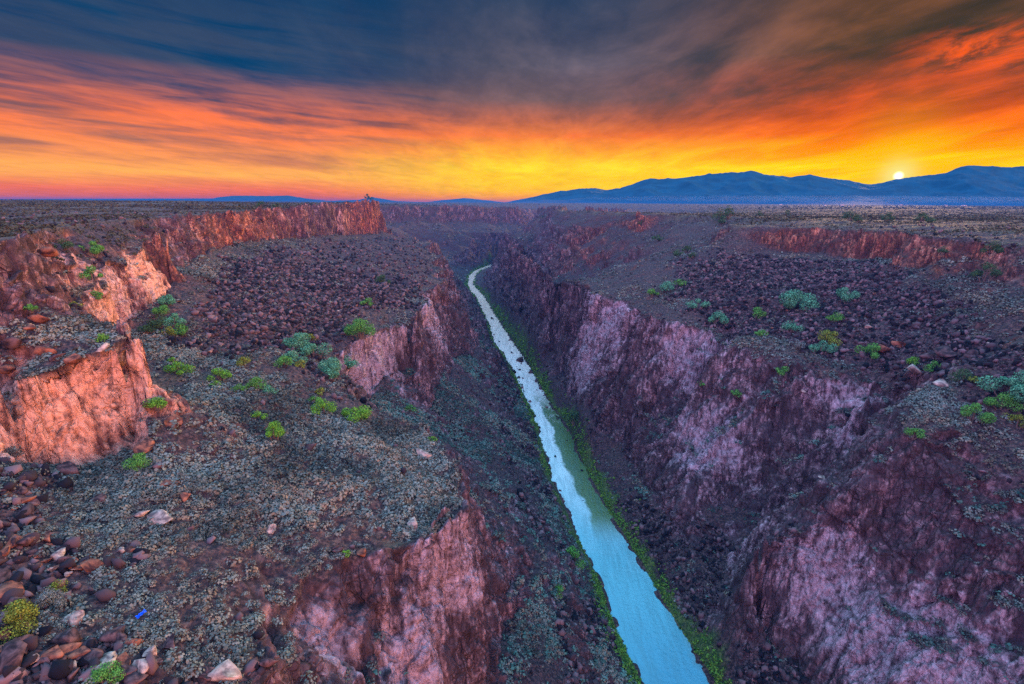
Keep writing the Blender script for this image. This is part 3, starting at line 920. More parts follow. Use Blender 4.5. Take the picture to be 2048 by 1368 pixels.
def ico(sub):
    bm = bmesh.new()
    bmesh.ops.create_icosphere(bm, subdivisions=sub, radius=1.0)
    v = np.array([p.co[:] for p in bm.verts]); f = np.array([[q.index for q in p.verts] for p in bm.faces])
    bm.free()
    return v, f


def rock_shape(sub, rg, cuts=9, d0=0.30, d1=0.62, lng=1.3):
    v, f = ico(sub)
    v = v.copy()
    for _ in range(cuts):
        n = rg.normal(0, 1, 3); n /= np.linalg.norm(n)
        d = rg.uniform(d0, d1)
        over = v @ n - d
        v -= np.clip(over, 0, None)[:, None] * n[None]
    v *= np.array([rg.uniform(0.9, lng), rg.uniform(0.75, 1.1), rg.uniform(0.6, 1.0)]) / (0.5 * (d0 + d1)) ** 0.5
    v += rg.normal(0, 0.018, v.shape)
    return v, f


def rot_rand(n, rg):
    q = rg.normal(0, 1, (n, 4)); q /= np.linalg.norm(q, axis=1, keepdims=True)
    a, b, c, d = q.T
    return np.stack([np.stack([1 - 2 * (c * c + d * d), 2 * (b * c - a * d), 2 * (b * d + a * c)], -1),
                     np.stack([2 * (b * c + a * d), 1 - 2 * (b * b + d * d), 2 * (c * d - a * b)], -1),
                     np.stack([2 * (b * d - a * c), 2 * (c * d + a * b), 1 - 2 * (b * b + c * c)], -1)], 1)


def rocks(x, y, h, s, shapes, rg):
    V, Fc, off = [], [], 0
    pick = rg.integers(0, len(shapes), len(x))
    for i, (sv, sf) in enumerate(shapes):
        k = pick == i
        n = int(k.sum())
        if not n:
            continue
        Rm = rot_rand(n, rg)
        p = np.einsum('nij,vj->nvi', Rm, sv) * s[k][:, None, None]
        p[..., 2] *= 0.95
        p += np.stack([x[k], y[k], h[k] + s[k] * 0.25], -1)[:, None]
        V.append(p.reshape(-1, 3))
        Fc.append((sf[None] + (np.arange(n) * len(sv))[:, None, None]).reshape(-1, 3) + off)
        off += n * len(sv)
    return np.concatenate(V), np.concatenate(Fc)


rg = np.random.default_rng(21)
near_shapes = [rock_shape(2, rg) for _ in range(5)]
far_shapes = [rock_shape(1, rg, 7, 0.22, 0.52, 1.5) for _ in range(10)]
V, Fc, off = [], [], 0
for (n, y0, y1, s0, s1_, shp) in [(60000, 40, 150, 0.25, 1.4, far_shapes), (260000, 120, 420, 0.28, 1.5, far_shapes), (34000, 380, 1100, 0.8, 2.1, far_shapes)]:
    x, y = sample_ground(n, y0, y1, y1 < 450, rg)
    x, y, h = keep_on_land(x, y, True, rg, 1.3)
    s_ = s0 + (s1_ - s0) * rg.random(len(x)) ** 5
    v, f = rocks(x, y, h, s_, shp, rg)
    V.append(v); Fc.append(f + off); off += len(v)
# loose stones lying among the sagebrush
x, y = sample_ground(9000, 40, 400, 1, rg)
x, y, h = keep_on_land(x, y, False, rg, 1.3)
v, f = rocks(x, y, h, 0.2 + 0.9 * rg.random(len(x)) ** 4, far_shapes, rg)
V.append(v); Fc.append(f + off)
rub_o = mesh_obj('rubble', np.concatenate(V), np.concatenate(Fc), M['rubble'])
rub_o['kind'] = 'stuff'

# green brush along both banks
rg = np.random.default_rng(33)
yb = np.exp(rg.uniform(math.log(60), math.log(1500), 9000))
side = rg.random(len(yb)) < 0.5
offb = np.abs(rg.normal(0, 3.4, len(yb))) * (0.6 + 0.8 * (fbm(yb, side * 50.0, 0 * yb, 25, 3, 0.5, 44) + 0.3)) + 0.6
xb = np.where(side, np.interp(yb, LBY[:, 1], LBY[:, 0]) - offb, np.interp(yb, RBY[:, 1], RBY[:, 0]) + offb)
k = rg.random(len(yb)) < np.clip(0.42 + 2.4 * fbm(yb, side * 90.0, 0 * yb, 34, 4, 0.6, 45), 0.03, 1)
xb, yb = xb[k], yb[k]
hb_ = hfun(xb, yb)[0]
rb_ = (0.5 + 1.0 * rg.random(len(xb)) ** 2) * np.clip(yb / 300, 0.9, 2.2)
v, f = leaf_cloud(xb, yb, hb_, rb_, rb_ * 1.1, 12, 0.34, rg)
bo = mesh_obj('riverside_brush', v, f, M['brush'])
bo['kind'] = 'stuff'

# stones breaking the water, mostly in the rapids and by the banks
rg = np.random.default_rng(35)
n_ = 170
ys_ = np.where(rg.random(n_) < 0.45, rg.normal(470, 60, n_), np.exp(rg.uniform(math.log(260), math.log(900), n_)))
ys_ = np.clip(ys_, 100, 1200)
a_ = rg.random(n_)
a_ = np.where(rg.random(n_) < 0.6, np.where(a_ < 0.5, a_ * 0.25, 1 - (1 - a_) * 0.25), a_)
xs_ = np.interp(ys_, LBY[:, 1], LBY[:, 0]) * (1 - a_) + np.interp(ys_, RBY[:, 1], RBY[:, 0]) * a_
v, f = rocks(xs_, ys_, np.full(n_, RZ - 0.2), (0.25 + 0.9 * rg.random(n_) ** 3) * np.clip(ys_ / 260, 0.8, 2.0), far_shapes, rg)
so_ = mesh_obj('river_stones', v, f, M['rubble'])
so_['kind'] = 'stuff'

# ------------------------------------------------------------------ mountains beyond the plain
PROF = [(-400, 402), (-100, 399), (425, 397), (440, 394), (480, 391), (530, 392), (575, 391), (612, 397), (660, 402), (716, 400), (745, 394), (790, 402), (850, 405), (880, 401), (930, 396), (985, 402), (1010, 405), (1060, 395), (1110, 384), (1150, 378), (1190, 376), (1215, 380), (1238, 377), (1270, 366), (1300, 357), (1340, 357), (1390, 353), (1420, 347), (1460, 345), (1490, 344), (1504, 341), (1530, 349), (1580, 354), (1617, 348), (1650, 355), (1690, 359), (1742, 369), (1765, 365), (1800, 357), (1850, 351), (1890, 347), (1920, 333), (1950, 330), (1990, 333), (2020, 334), (2060, 331), (2200, 345), (2500, 350)]
pa, ps = [], []
for (u_, v_) in PROF:
    d = ray(u_, v_)
    pa.append(d[0] / d[1]); ps.append(d[2] / d[1])
na, nr = 1400, 110
aa = np.linspace(-1.45, 1.75, na)
yy = np.concatenate([np.linspace(6990, 10200, 80), np.linspace(10250, 14000, 30)])
A, Y = np.meshgrid(aa, yy)
rs = np.interp(A, pa, ps)
rs = rs + sstep(rs, 0.004, 0.02) * (0.0022 * fbm(A * 60, 0 * A, 0 * A, 1.0, 5, 0.6, 61))
Rr = 10200.0
zr_ = rs * Rr + CAMZ
t = np.clip((Y - 7300) / (Rr - 7300), 0, 1)
prof = t ** 1.7
X = A * Y
ridg = fbm(X, Y, 0 * X, 900, 5, 0.5, 60, ridged=True)
Zm = zr_ * prof * (1 + 0.5 * (ridg - 0.35) * (1 - t ** 3)) * sstep(Y, 7000, 7600)
Zm = np.where(Y > Rr, zr_ * (1 - 0.5 * (Y - Rr) / 3800), Zm)
Zm = np.minimum(Zm, rs * Y + CAMZ)
Zm = np.where(Y > Rr, zr_ * (1 - 0.5 * (Y - Rr) / 3800), np.maximum(Zm, -1.0)) + 4 * vnoise(X / 60, Y / 60, 0 * X) * t
mm = simple_mat('forest_haze_blue', (0.0, 0.036, 0.075), (0.001, 0.052, 0.10), island=False, nscale=0.003)  # forest tint with the blue of distance haze painted in
ii = np.arange(na * nr).reshape(nr, na)
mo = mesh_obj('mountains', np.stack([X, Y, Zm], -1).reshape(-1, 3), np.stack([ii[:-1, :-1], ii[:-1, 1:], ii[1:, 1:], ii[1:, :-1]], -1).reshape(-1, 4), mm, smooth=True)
mo['kind'] = 'structure'

# ------------------------------------------------------------------ haze lying over the plain and in the gorge
def box_obj(name, lo, hi, mat):
    v = [(x, y, z) for x in (lo[0], hi[0]) for y in (lo[1], hi[1]) for z in (lo[2], hi[2])]
    f = [(0, 1, 3, 2), (4, 6, 7, 5), (0, 4, 5, 1), (2, 3, 7, 6), (0, 2, 6, 4), (1, 5, 7, 3)]
    return mesh_obj(name, v, f, mat)


def vol_mat(name, col, dens, aniso=0.0):
    m = bpy.data.materials.new(name)
    m.use_nodes = True
    m.node_tree.nodes.clear()
    o_ = m.node_tree.nodes.new('ShaderNodeOutputMaterial')
    p = m.node_tree.nodes.new('ShaderNodeVolumePrincipled')
    p.inputs['Color'].default_value = tuple(col) + (1,)
    p.inputs['Density'].default_value = dens
    p.inputs['Anisotropy'].default_value = aniso
    m.node_tree.links.new(p.outputs[0], o_.inputs['Volume'])
    return m


haze = box_obj('haze', (-9300, -30, RZ - 6), (9300, 6920, 27), vol_mat('valley_haze', (0.01, 0.12, 0.36), 1.1e-4))
haze['kind'] = 'stuff'

mv, mf = ico(4)
mv = mv * (1 + 0.05 * vnoise(mv[:, 0] * 3, mv[:, 1] * 3, mv[:, 2] * 3))[:, None]
mist = mesh_obj('mist', mv * np.array([4600, 420, 62]), mf, vol_mat('mist_air', (0.55, 0.75, 1.0), 0.8e-4), smooth=True)
mist.location = (5600, 7700, 66)
mist['kind'] = 'stuff'

# ------------------------------------------------------------------ shrubs and trees
def empty(name, loc, rz=0.0):
    o = bpy.data.objects.new(name, None)
    o.location = loc
    o.rotation_euler = (0, 0, rz)
    o.empty_display_size = 0.5
    C.objects.link(o)
    return o


def crown_mesh(rg, leaves, tall=0.85, lobes=8, base=0.15, leaf=0.085):
    """leaf quads gathered in lobes, unit radius, standing on z = 0"""
    th = rg.random(lobes) * 2 * np.pi
    rr = 0.78 * np.sqrt(rg.random(lobes))
    lz = tall * (0.35 + 0.95 * (1 - rr) * rg.random(lobes) + 0.1)
    lr = 0.20 + 0.26 * rg.random(lobes)
    L = np.stack([rr * np.cos(th), rr * np.sin(th), lz], -1)
    L[0] = (0, 0, tall * 1.05)
    pick = rg.integers(0, lobes, leaves)
    d = rg.normal(0, 1, (leaves, 3)); d /= np.linalg.norm(d, axis=1, keepdims=True)
    rad = lr[pick] * (0.55 + 0.5 * rg.random(leaves) ** 0.5)
    c = L[pick] + d * rad[:, None] * np.array([1, 1, 0.85])
    c[:, 2] = np.maximum(c[:, 2], base * rg.random(leaves))
    nv = d + rg.normal(0, 0.45, (leaves, 3)); nv /= np.linalg.norm(nv, axis=1, keepdims=True)
    t1 = np.cross(nv, rg.normal(0, 1, (leaves, 3))); t1 /= np.linalg.norm(t1, axis=1, keepdims=True) + 1e-9
    t2 = np.cross(nv, t1)
    s_ = (leaf * (0.6 + 0.8 * rg.random(leaves)))[:, None]
    q = np.stack([c - t1 * s_, c + t2 * s_ * 0.7, c + t1 * s_, c - t2 * s_ * 0.7], 1)
    return q.reshape(-1, 3), np.arange(leaves * 4).reshape(-1, 4), L


def limb_mesh(L, rg, trunk=0.07):
    """tapered stems running from the ground to each lobe"""
    V, Fc = [], []
    for p in L[:7]:
        b = np.array([p[0] * 0.12, p[1] * 0.12, -0.12])
        mid = (b + p) * 0.5 + rg.normal(0, 0.05, 3)
        rings = [(b, trunk), (mid, trunk * 0.6), (p, trunk * 0.2)]
        o0 = len(V)
        for c, r in rings:
            for k in range(5):
                a = k * 2 * math.pi / 5
                V.append((c[0] + r * math.cos(a), c[1] + r * math.sin(a), c[2]))
        for i in range(2):
            for k in range(5):
                Fc.append((o0 + i * 5 + k, o0 + i * 5 + (k + 1) % 5, o0 + (i + 1) * 5 + (k + 1) % 5, o0 + (i + 1) * 5 + k))
    return V, Fc


def mesh_data(name, v, f, mat):
    o = mesh_obj(name, v, f, mat, link=False)
    me = o.data
    bpy.data.objects.remove(o)
    return me


def shrub(u, v, px, mat, label, name='shrub', cat='shrub', group=None, tall=0.85, seed=None):
    rg = np.random.default_rng(int(u * 7 + v * 13))
    x, y, z = hit(u, v + px * 0.30)
    dep = project(np.array(x), np.array(y), np.array(z))[2]
    r = px * 0.70 * float(dep) / F
    t = empty(name, (x, y, z - 0.1 * r), rg.random() * 6.28)
    tag(t, label, cat, group)
    n = int(np.clip(px * px * 1.2, 90, 3600))
    cv, cf, L = crown_mesh(rg, n, tall, 6 + int(rg.random() * 5), leaf=float(np.clip(1.7 / math.sqrt(n), 0.035, 0.15)))
    c = bpy.data.objects.new('crown' if 'tree' in name else 'foliage', mesh_data('foliage', cv * r, cf, M[mat]))
    C.objects.link(c); c.parent = t
    lv, lf = limb_mesh(L, rg)
    s_ = bpy.data.objects.new('trunk' if 'tree' in name else 'stem', mesh_data('stem', np.array(lv) * r, lf, M['bark']))
    C.objects.link(s_); s_.parent = t
    return t


SHRUBS = [
    # left side
    (550, 868, 46, 'bright', 'round bright green bush alone on the foreground sage slope', 1.1),
    (711, 828, 48, 'bright', 'bright green bush at the edge of the headland, right of its twin'),
    (649, 816, 42, 'bright', 'bright green bush left of its twin near the headland edge'),
    (668, 736, 56, 'teal', 'wide pale blue green bush just left of the pale rock wall'),
    (696, 726, 32, 'teal', 'narrow blue green bush against the brink of the pale rock wall'),
    (600, 684, 46, 'teal', 'topmost blue green bush of the cluster on the left rubble slope'),
    (628, 702, 48, 'teal', 'right hand blue green bush of the cluster on the left rubble slope'),
    (590, 716, 40, 'teal', 'lowest blue green bush of the cluster on the left rubble slope'),
    (570, 722, 30, 'green', 'small green bush on the left fringe of the blue green cluster'),
    (602, 728, 20, 'olive', 'tiny yellow olive shrub below the blue green cluster'),
    (622, 676, 24, 'olive', 'olive shrub above the blue green cluster on the left rubble slope'),
    (724, 660, 50, 'green', 'tall dense green bush above the pale rock wall'),
    (736, 605, 22, 'green', 'small green shrub high on the slope above the dense green bush'),
    (765, 560, 26, 'dark', 'dark green shrub on the far left bench under the long red cliff'),
    (440, 750, 34, 'bright', 'bright green shrub in the middle of the left bench'),
    (356, 736, 38, 'bright', 'yellow green shrub just right of the red cliff brink'),
    (346, 722, 18, 'bright', 'tiny bright shrub touching the top of the yellow green one by the red cliff'),
    (487, 722, 28, 'olive', 'low olive shrub at the lower edge of the left rubble'),
    (516, 768, 32, 'green', 'leafy green shrub on pale sage right of the middle of the left bench'),
    (537, 780, 24, 'teal', 'small blue green shrub beside the leafy green one on the left bench'),
    (433, 768, 20, 'bright', 'small bright shrub under the larger one in the middle of the left bench'),
    (480, 777, 22, 'green', 'small green shrub between two others in the middle of the left bench'),
    (627, 800, 22, 'green', 'small green shrub above the left bush of the headland pair'),
    (643, 782, 20, 'olive', 'tiny olive shrub above the headland pair of bushes'),
    (517, 832, 24, 'bright', 'bright little shrub above the round bush on the sage slope'),
    (316, 808, 36, 'bright', 'bright green bush clinging to the right end of the near red cliff'),
    (341, 600, 32, 'teal', 'topmost pale green bush of the row below the alcove cliff'),
    (330, 622, 32, 'green', 'second bush from the top of the row below the alcove cliff'),
    (352, 640, 40, 'teal', 'biggest pale green bush of the row below the alcove cliff'),
    (325, 644, 34, 'dark', 'dark bush hugging the left of the row below the alcove cliff'),
    (362, 660, 30, 'green', 'right hand lower bush of the row below the alcove cliff'),
    (340, 664, 28, 'olive', 'olive bush at the bottom of the row below the alcove cliff'),
    (293, 660, 28, 'dark', 'dark bush tucked against the foot of the alcove cliff'),
    (190, 497, 42, 'green', 'large dull green bush among outcrops near the left rim'),
    (184, 548, 32, 'green', 'green bush on the terrace under the left rim'),
    (128, 490, 26, 'dark', 'dark bush left of the large dull green one near the left rim'),
    (190, 592, 26, 'green', 'small green bush on the terrace above the alcove cliff'),
    (150, 610, 20, 'olive', 'tiny olive shrub in the middle of the left terrace'),
    (62, 616, 22, 'green', 'small green shrub by red rocks at the left of the terrace'),
    (206, 676, 22, 'bright', 'low bright shrub among stones on top of the near red cliff'),
    (286, 918, 40, 'green', 'deep green low bush at the foot of the near red cliff'),
    (690, 1107, 16, 'bright', 'tiny bright shrub among blocks near the headland brink'),
    (865, 878, 16, 'bright', 'tiny bright shrub on the outer tip of the headland'),
    (820, 818, 22, 'green', 'small green shrub in the dark recess behind the headland'),
    (48, 1230, 74, 'olive', 'big yellow green bush among boulders at the left edge'),
    (118, 1172, 36, 'olive', 'small yellow bush above the pale one among the lower left boulders'),
    (100, 1196, 48, 'sage_near', 'pale grey green bush under the small yellow one among the boulders'),
    (207, 1356, 56, 'green', 'green bush growing between boulders at the bottom edge'),
    (1150, 1113, 44, 'green', 'round green bush above the left river bank'),
    (1120, 1182, 24, 'green', 'small green bush uphill of the left river bank'),
    # right side
    (1150, 836, 40, 'dark', 'dark leafy tree on the right bank beneath the cliff'),
    (1586, 602, 56, 'teal', 'largest blue green bush on the right rubble slope'),
    (1685, 588, 40, 'teal', 'wide blue green bush upslope and right of the largest one'),
    (1437, 637, 36, 'teal', 'blue green bush on the brink of the right cliff'),
    (1395, 608, 30, 'teal', 'blue green bush uphill of the one on the brink of the right cliff'),
    (1306, 587, 22, 'green', 'lowest small green bush at the far end of the right slope'),
    (1335, 573, 28, 'teal', 'broad blue green shrub left of the middle of the right slope'),
    (1359, 566, 20, 'green', 'small green shrub touching the broad one left of the middle of the right slope'),
    (1512, 627, 28, 'green', 'dark green shrub below the largest blue green bush'),
    (1579, 655, 32, 'teal', 'low blue green shrub on tan ground above the right cliff'),
    (1524, 668, 24, 'green', 'green shrub on the brink beside the tan patch'),
    (1671, 636, 26, 'green', 'green shrub midway up the right rubble slope'),
    (1665, 677, 44, 'olive', 'olive green bush above a rounder blue green one on the right'),
    (1643, 695, 36, 'teal', 'round blue green bush under the olive one on the right'),
    (1742, 703, 40, 'green', 'low green bush at the lower edge of the right rubble'),
    (1593, 688, 24, 'sage_near', 'pale grey green shrub left of the round blue green bush'),
    (1565, 742, 24, 'green', 'small green shrub hanging on the right cliff face'),
    (1828, 722, 22, 'bright', 'small bright shrub beside the pale pink boulder on the right'),
    (1866, 732, 30, 'green', 'dark green shrub right of the pale pink boulder'),
    (1925, 752, 34, 'dark', 'dark low shrub above the big blue green clump at the right edge'),
    (1948, 760, 18, 'olive', 'orange olive little shrub above the big clump at the right edge'),
    (2012, 778, 70, 'teal', 'big blue green bush at the right edge of the slope'),
    (2042, 766, 56, 'teal', 'blue green bush cut by the right edge above the big clump'),
    (2000, 804, 46, 'green', 'green bush in front of the big clump at the right edge'),
    (1945, 826, 46, 'green', 'leafy green bush below and left of the big clump on the right'),
    (2034, 842, 40, 'olive', 'olive bush near the right edge below the big clump'),
    (1828, 866, 30, 'green', 'green shrub on the crest of the right spur'),
    (1472, 788, 20, 'green', 'tiny green shrub in the middle of the right cliff'),
    (1402, 770, 16, 'green', 'tiny green shrub on a ledge left of the middle of the right cliff'),
    (1355, 507, 20, 'dark', 'small dark shrub high on the right slope, lower left of its neighbours'),
    (1372, 499, 18, 'dark', 'small dark shrub high on the right slope, topmost of three'),
    (1384, 511, 16, 'dark', 'small dark shrub high on the right slope, right one of three'),
    (1316, 476, 18, 'dark', 'small dark shrub under the far right rim'),
    (1282, 447, 12, 'dark', 'tiny dark shrub right under the far right rim'),
]
for s_ in SHRUBS:
    shrub(s_[0], s_[1], s_[2], s_[3], s_[4], tall=s_[5] if len(s_) > 5 else 0.8)
TREES = [
    (1965, 552, 38, 'dark', 'dark juniper under the red band near the right edge', 1.2),
    (1985, 503, 30, 'dark', 'dark juniper on the red band near the right edge', 1.1),
    (1885, 504, 16, 'dark', 'small dark juniper on the red band left of the larger one', 1.2),
    (1440, 436, 22, 'dark', 'left juniper of the trio on the right rim', 1.1),
    (1456, 431, 20, 'dark', 'right and tallest juniper of the trio on the right rim', 1.5),
    (1447, 443, 18, 'dark', 'lowest juniper of the trio on the right rim', 1.0),
    (1699, 435, 22, 'dark', 'wide juniper in the pair on the right rim', 1.0),
    (1716, 440, 17, 'dark', 'small juniper in the pair on the right rim', 1.0),
    (1775, 437, 22, 'dark', 'lone wide juniper on the right rim between two pairs', 0.9),
    (1843, 438, 20, 'dark', 'taller juniper of the pair nearest the right edge on the rim', 1.2),
    (1859, 442, 17, 'dark', 'lower juniper of the pair nearest the right edge on the rim', 0.9),
    (1519, 430, 12, 'dark', 'tiny juniper on the right rim just right of the trio', 1.1),
    (1574, 428, 11, 'dark', 'tiny juniper alone on the right plain before the rim', 1.3),
    (521, 411, 15, 'dark', 'small juniper on the left plain, left of two', 1.1),
    (556, 416, 14, 'dark', 'small juniper on the left plain, right of two', 1.1),
    (735, 400, 13, 'dark', 'far small tree standing on the tip of the left rim', 1.6),
    (744, 400, 9, 'dark', 'far tiny tree right of the one on the tip of the left rim', 1.4),
]
for s_ in TREES:
    shrub(*s_[:5], name='juniper_tree', cat='tree', tall=s_[5])

# ------------------------------------------------------------------ boulders
rg = np.random.default_rng(77)
BSH = [rock_shape(2, rg, 11) for _ in range(10)]
BM = {}
for mname in ('rock_dark', 'rock_red', 'rock_pale'):
    for i, (sv, sf) in enumerate(BSH):
        BM[mname, i] = mesh_data('boulder', sv, sf, M[mname])


def boulder(x, y, z, r, mat, label, group=None, sink=0.25, flat=1.0):
    o = bpy.data.objects.new('boulder', BM[mat, int(rg.integers(0, len(BSH)))])
    o.location = (x, y, z + r * (1 - sink) * 0.6 * flat)
    o.rotation_euler = tuple(rg.uniform(-0.5, 0.5, 2)) + (rg.uniform(0, 6.28),)
    o.scale = (r * rg.uniform(0.9, 1.15), r * rg.uniform(0.85, 1.1), r * rg.uniform(0.75, 1.0) * flat)
    C.objects.link(o)
    return tag(o, label, 'boulder', group)


BOULDERS = [
    (190, 1128, 46, 'rock_red', 'large purple boulder with rusty lower face, biggest of the lower left'),
    (120, 1105, 38, 'rock_pale', 'flat pale topped slab left of the large purple boulder'),
    (30, 1176, 50, 'rock_red', 'orange faced block at the left edge above the yellow green bush'),
    (155, 1235, 38, 'rock_pale', 'rounded boulder with pale edges right of the yellow green bush'),
    (6, 1150, 36, 'rock_dark', 'dark boulder cut by the left edge above the orange faced block'),
    (6, 1262, 30, 'rock_red', 'rusty boulder with pale rim at the left edge under the bush'),
    (140, 1274, 46, 'rock_dark', 'dark boulder with cream edge below the rounded one'),
    (20, 1315, 52, 'rock_dark', 'big flat topped dark slab in the lower left corner'),
    (142, 1300, 38, 'rock_red', 'orange slab lying under the dark boulder with cream edge'),
    (118, 1327, 36, 'rock_dark', 'oval dark boulder below the orange slab'),
    (90, 1304, 34, 'rock_dark', 'dark purple boulder left of the orange slab'),
    (62, 1322, 26, 'rock_pale', 'small light edged boulder right of the corner slab'),
    (216, 1324, 42, 'rock_pale', 'cream faced slab above the bush at the bottom edge'),
    (248, 1320, 34, 'rock_red', 'pinkish pointed boulder right of the cream faced slab'),
    (287, 1332, 36, 'rock_pale', 'lilac boulder right of the pinkish pointed one'),
    (302, 1300, 30, 'rock_pale', 'pale pink block above the lilac boulder'),
    (264, 1286, 30, 'rock_red', 'small rusty block above the pinkish pointed boulder'),
    (340, 1286, 34, 'rock_dark', 'grey boulder at the right end of the lower left rubble'),
    (270, 1356, 44, 'rock_dark', 'dark boulder at the bottom edge right of the green bush'),
    (445, 1338, 62, 'rock_pale', 'broad whitish slab at the bottom edge on the sage slope'),
    (54, 1076, 28, 'rock_red', 'reddish block at the top of the lower left rubble'),
    (92, 1074, 26, 'rock_red', 'rusty block right of the reddish one atop the lower left rubble'),
    (8, 1105, 32, 'rock_red', 'rust brown boulder at the left edge high in the rubble'),
    (10, 1356, 32, 'rock_pale', 'cream edged boulder in the very lower left corner'),
    (337, 965, 32, 'rock_red', 'pinkish boulder sitting on sage right of the near red cliff foot'),
    (203, 996, 34, 'rock_dark', 'dark bluish block standing on the sage below the near red cliff'),
    (50, 1000, 32, 'rock_red', 'dull red boulder on the sage at the left below the near red cliff'),
    (322, 1036, 34, 'rock_pale', 'pale stone atop the stony patch in the foreground sage'),
    (285, 1028, 24, 'rock_pale', 'small pale stone left in the stony patch of the foreground sage'),
    (370, 990, 24, 'rock_red', 'lilac stone right of the pinkish boulder on the sage'),
    (131, 938, 40, 'rock_dark', 'dark wedge shaped block leaning at the foot of the near red cliff'),
    (290, 893, 32, 'rock_red', 'rusty block at the right foot of the near red cliff'),
    (350, 840, 34, 'rock_red', 'rounded rusty boulder just beyond the right end of the near red cliff'),
    (90, 699, 32, 'rock_red', 'orange red boulder perched on top of the near red cliff'),
    (142, 717, 30, 'rock_red', 'yellow faced block on the brink of the near red cliff'),
    (115, 712, 26, 'rock_dark', 'purple block between the orange and yellow faced ones on the cliff top'),
    (206, 697, 20, 'rock_pale', 'small yellowish block on the brink of the near red cliff'),
    (22, 680, 44, 'rock_dark', 'grey green outcrop block at the left edge above the near red cliff'),
    (10, 742, 30, 'rock_red', 'rusty boulder at the left edge on the near red cliff top'),
    (78, 640, 26, 'rock_red', 'pointed red rock in the middle of the left terrace'),
    (60, 655, 22, 'rock_red', 'low red rock beside the pointed one on the left terrace'),
    (90, 505, 30, 'rock_red', 'reddish outcrop block just under the left rim'),
    (674, 1098, 26, 'rock_dark', 'tall dark block with rusty side on the headland'),
    (724, 1102, 28, 'rock_red', 'rusty block right of the tall dark one on the headland'),
    (858, 1090, 26, 'rock_dark', 'blue grey block on the headland brink'),
    (848, 906, 22, 'rock_pale', 'upright bluish stone near the headland tip'),
    (620, 895, 28, 'rock_dark', 'dark boulder right of the round bush on the sage slope'),
    (826, 1048, 28, 'rock_pale', 'pale boulder on the yellowish ground of the headland'),
    (540, 1058, 22, 'rock_pale', 'small pale stone in the middle of the foreground sage'),
    (1737, 652, 14, 'rock_pale', 'small bluish white block in the right rubble'),
    (1604, 783, 12, 'rock_pale', 'tiny white stone on the right cliff'),
    (1833, 742, 26, 'rock_pale', 'pale pink boulder below the right rubble'),
    (1886, 767, 26, 'rock_pale', 'whitish boulder below and right of the pale pink one'),
    (1890, 706, 28, 'rock_dark', 'purple boulder at the lower edge of the right rubble'),
    (1848, 714, 26, 'rock_dark', 'dark boulder left of the purple one at the edge of the right rubble'),
    (1938, 708, 24, 'rock_dark', 'dark boulder right of the purple one at the edge of the right rubble'),
    (1768, 697, 26, 'rock_red', 'rusty boulder right of the low green bush in the right rubble'),
    (1797, 688, 24, 'rock_red', 'dull red boulder in the lower right rubble'),
    (1646, 956, 14, 'rock_pale', 'small whitish stone in the hollow behind the right spur'),
    (1040, 722, 16, 'rock_dark', 'dark rock bar in the rapids of the river'),
]
for (u, v, px, mat, lab) in BOULDERS:
    x, y, z = hit(u, v + px * 0.25)
    dep = float(project(np.array(x), np.array(y), np.array(z))[2])
    boulder(x, y, max(z, RZ - 0.2), px * 0.55 * dep / F, mat, lab, sink=0.35)

# further boulders standing out of the rubble, one of a kind among many
FIELDS = [
    (95, 45, 118, 'angular boulder lying in the crowded rubble of the lower left corner', 'boulders in the lower left rubble', (0.55, 1.5)),
    (85, 150, 330, 'dark boulder standing out of the rubble below the left cliffs', 'boulders in the left bench rubble', (0.6, 1.5)),
    (75, 150, 330, 'dark boulder standing out of the wide right rubble slope', 'boulders in the right slope rubble', (0.6, 1.5)),
]
for fi, (n, y0, y1, lab, grp, (r0, r1)) in enumerate(FIELDS):
    got = 0
    while got < n:
        x, y = sample_ground(900, y0, y1, True, rg)
        x, y, h = keep_on_land(x, y, True, rg, 1.2)
        u, v, dep = project(x, y, h)
        k = (u > 8) & (u < 2040) & (v < 1360) & ((x < 0) if fi < 2 else (x > 0)) & (h > -120)
        if fi == 0:
            k &= v > 980
        for a, b, c in zip(x[k], y[k], h[k]):
            if got >= n:
                break
            mat = ('rock_dark', 'rock_dark', 'rock_red', 'rock_pale')[int(rg.choice(4, p=(0.4, 0.25, 0.27, 0.08)))]
            boulder(a, b, c, r0 + (r1 - r0) * rg.random() ** 2.5, mat, lab, grp)
            got += 1

# ------------------------------------------------------------------ the nearest sagebrush, clump by clump
SG = []
for i in range(8):
    cv, cf, L = crown_mesh(np.random.default_rng(500 + i), 130, 0.75, 9, leaf=0.13)
    SG.append(mesh_data('sagebrush', cv, cf, M['sage_near']))
got = 0
while got < 230:
    x, y = sample_ground(500, 45, 115, True, rg)
    x, y, h = keep_on_land(x, y, False, rg)
    u, v, dep = project(x, y, h)
    k = (u > 10) & (u < 1150) & (v > 960) & (v < 1360) & (h > -70)
    for a, b, c in zip(x[k], y[k], h[k]):
        if got >= 230:
            break
        o = bpy.data.objects.new('sage_shrub', SG[int(rg.integers(0, 8))])
        r = 0.6 + 0.8 * rg.random() ** 2
        o.location = (a, b, c - 0.1)
        o.rotation_euler = (0, 0, rg.random() * 6.28)
        o.scale = (r, r, r * rg.uniform(0.8, 1.1))
        C.objects.link(o)
        tag(o, 'grey green sagebrush clump on the foreground slope of the left bench', 'sagebrush', 'sagebrush on the near left bench')
        got += 1

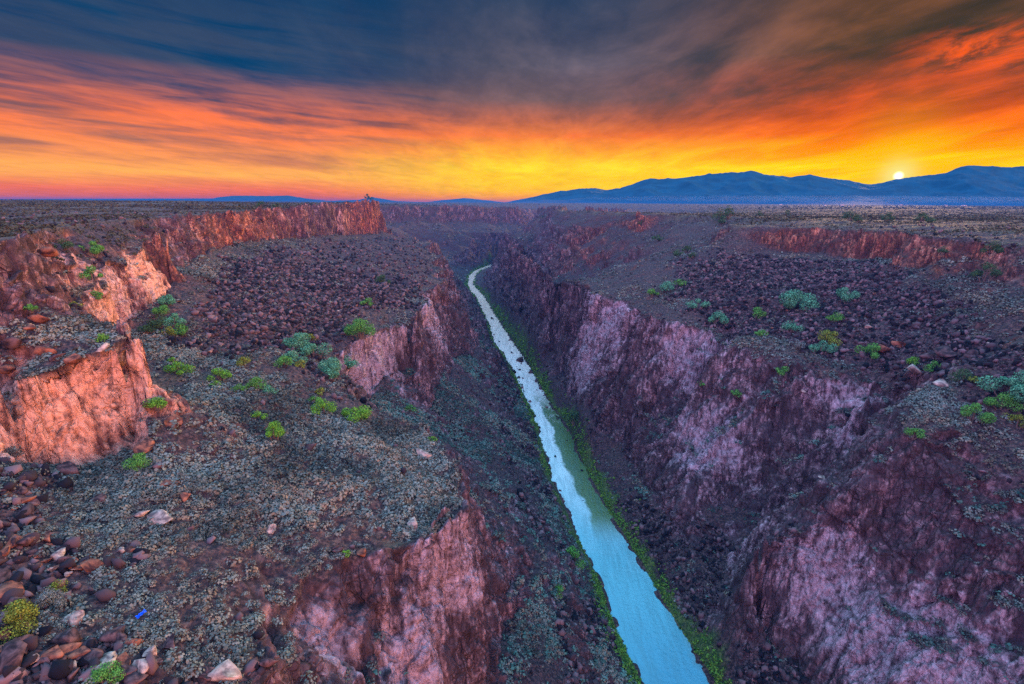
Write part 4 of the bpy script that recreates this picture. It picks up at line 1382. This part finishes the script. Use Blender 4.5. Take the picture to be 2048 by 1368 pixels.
# ------------------------------------------------------------------ blue scrap caught in the sage
x, y, z = hit(285, 1234)
bm = bmesh.new()
g_ = 9
vs_ = [[bm.verts.new((0.55 * (i / 8 - 0.5) + 0.1 * (j / 8), 1.3 * (j / 8 - 0.5), 0.35 + 0.22 * math.sin(i * 1.3 + j * 0.7) * math.cos(j * 1.1) + 0.06 * ((i * 7 + j * 5) % 3))) for j in range(g_)] for i in range(g_)]
for i in range(g_ - 1):
    for j in range(g_ - 1):
        bm.faces.new((vs_[i][j], vs_[i + 1][j], vs_[i + 1][j + 1], vs_[i][j + 1]))
me = bpy.data.meshes.new('plastic_scrap')
bm.to_mesh(me); bm.free()
me.materials.append(simple_mat('blue_plastic', (0.0, 0.09, 0.62), (0.01, 0.16, 0.85), rough=0.4, spec=0.4, island=False, nscale=3.0))
o = bpy.data.objects.new('plastic_scrap', me)
o.location = (x, y, z + 0.35); o.rotation_euler = (0.35, 0.2, -0.5)
so = o.modifiers.new('thickness', 'SOLIDIFY'); so.thickness = 0.02
C.objects.link(o)
tag(o, 'crumpled bright blue plastic scrap caught in the foreground sagebrush', 'litter')

# ------------------------------------------------------------------ specks of houses on the far plain
wm = simple_mat('white_plaster', (0.6, 0.58, 0.55), (0.8, 0.78, 0.74), island=False, nscale=0.3)
rm = simple_mat('roof_sheet', (0.10, 0.06, 0.05), (0.2, 0.12, 0.1), island=False, nscale=0.3)
for (u, d, wd, hh) in [(1648, 4300, 22, 6), (1682, 4500, 30, 7), (1705, 4700, 18, 6), (1926, 4400, 34, 6), (1890, 4900, 20, 6), (1800, 5000, 24, 7), (1560, 5100, 22, 6)]:
    x = (u - 1024) / 1024 * d * math.cos(PITCH)
    z = float(hfun(np.array([x]), np.array([float(d)]))[0][0])
    t = empty('house', (x, d, z), rg.uniform(-0.4, 0.4))
    tag(t, 'white speck of a house on the far plain below the mountains', 'house', 'houses on the far plain')
    l_ = 14.0
    v = [(sx * wd / 2, sy * l_ / 2, zz) for zz in (-1, hh) for sx in (-1, 1) for sy in (-1, 1)]
    mesh_obj('wall', v, [(0, 2, 6, 4), (1, 5, 7, 3), (0, 4, 5, 1), (2, 3, 7, 6)], wm, t)
    e_ = 0.8
    v = [(-wd / 2 - e_, -l_ / 2 - e_, hh), (wd / 2 + e_, -l_ / 2 - e_, hh), (wd / 2 + e_, l_ / 2 + e_, hh), (-wd / 2 - e_, l_ / 2 + e_, hh), (-wd / 2, 0, hh + 3.5), (wd / 2, 0, hh + 3.5)]
    mesh_obj('roof', v, [(0, 1, 5, 4), (2, 3, 4, 5), (3, 0, 4, 4), (1, 2, 5, 5)][:2], rm, t)
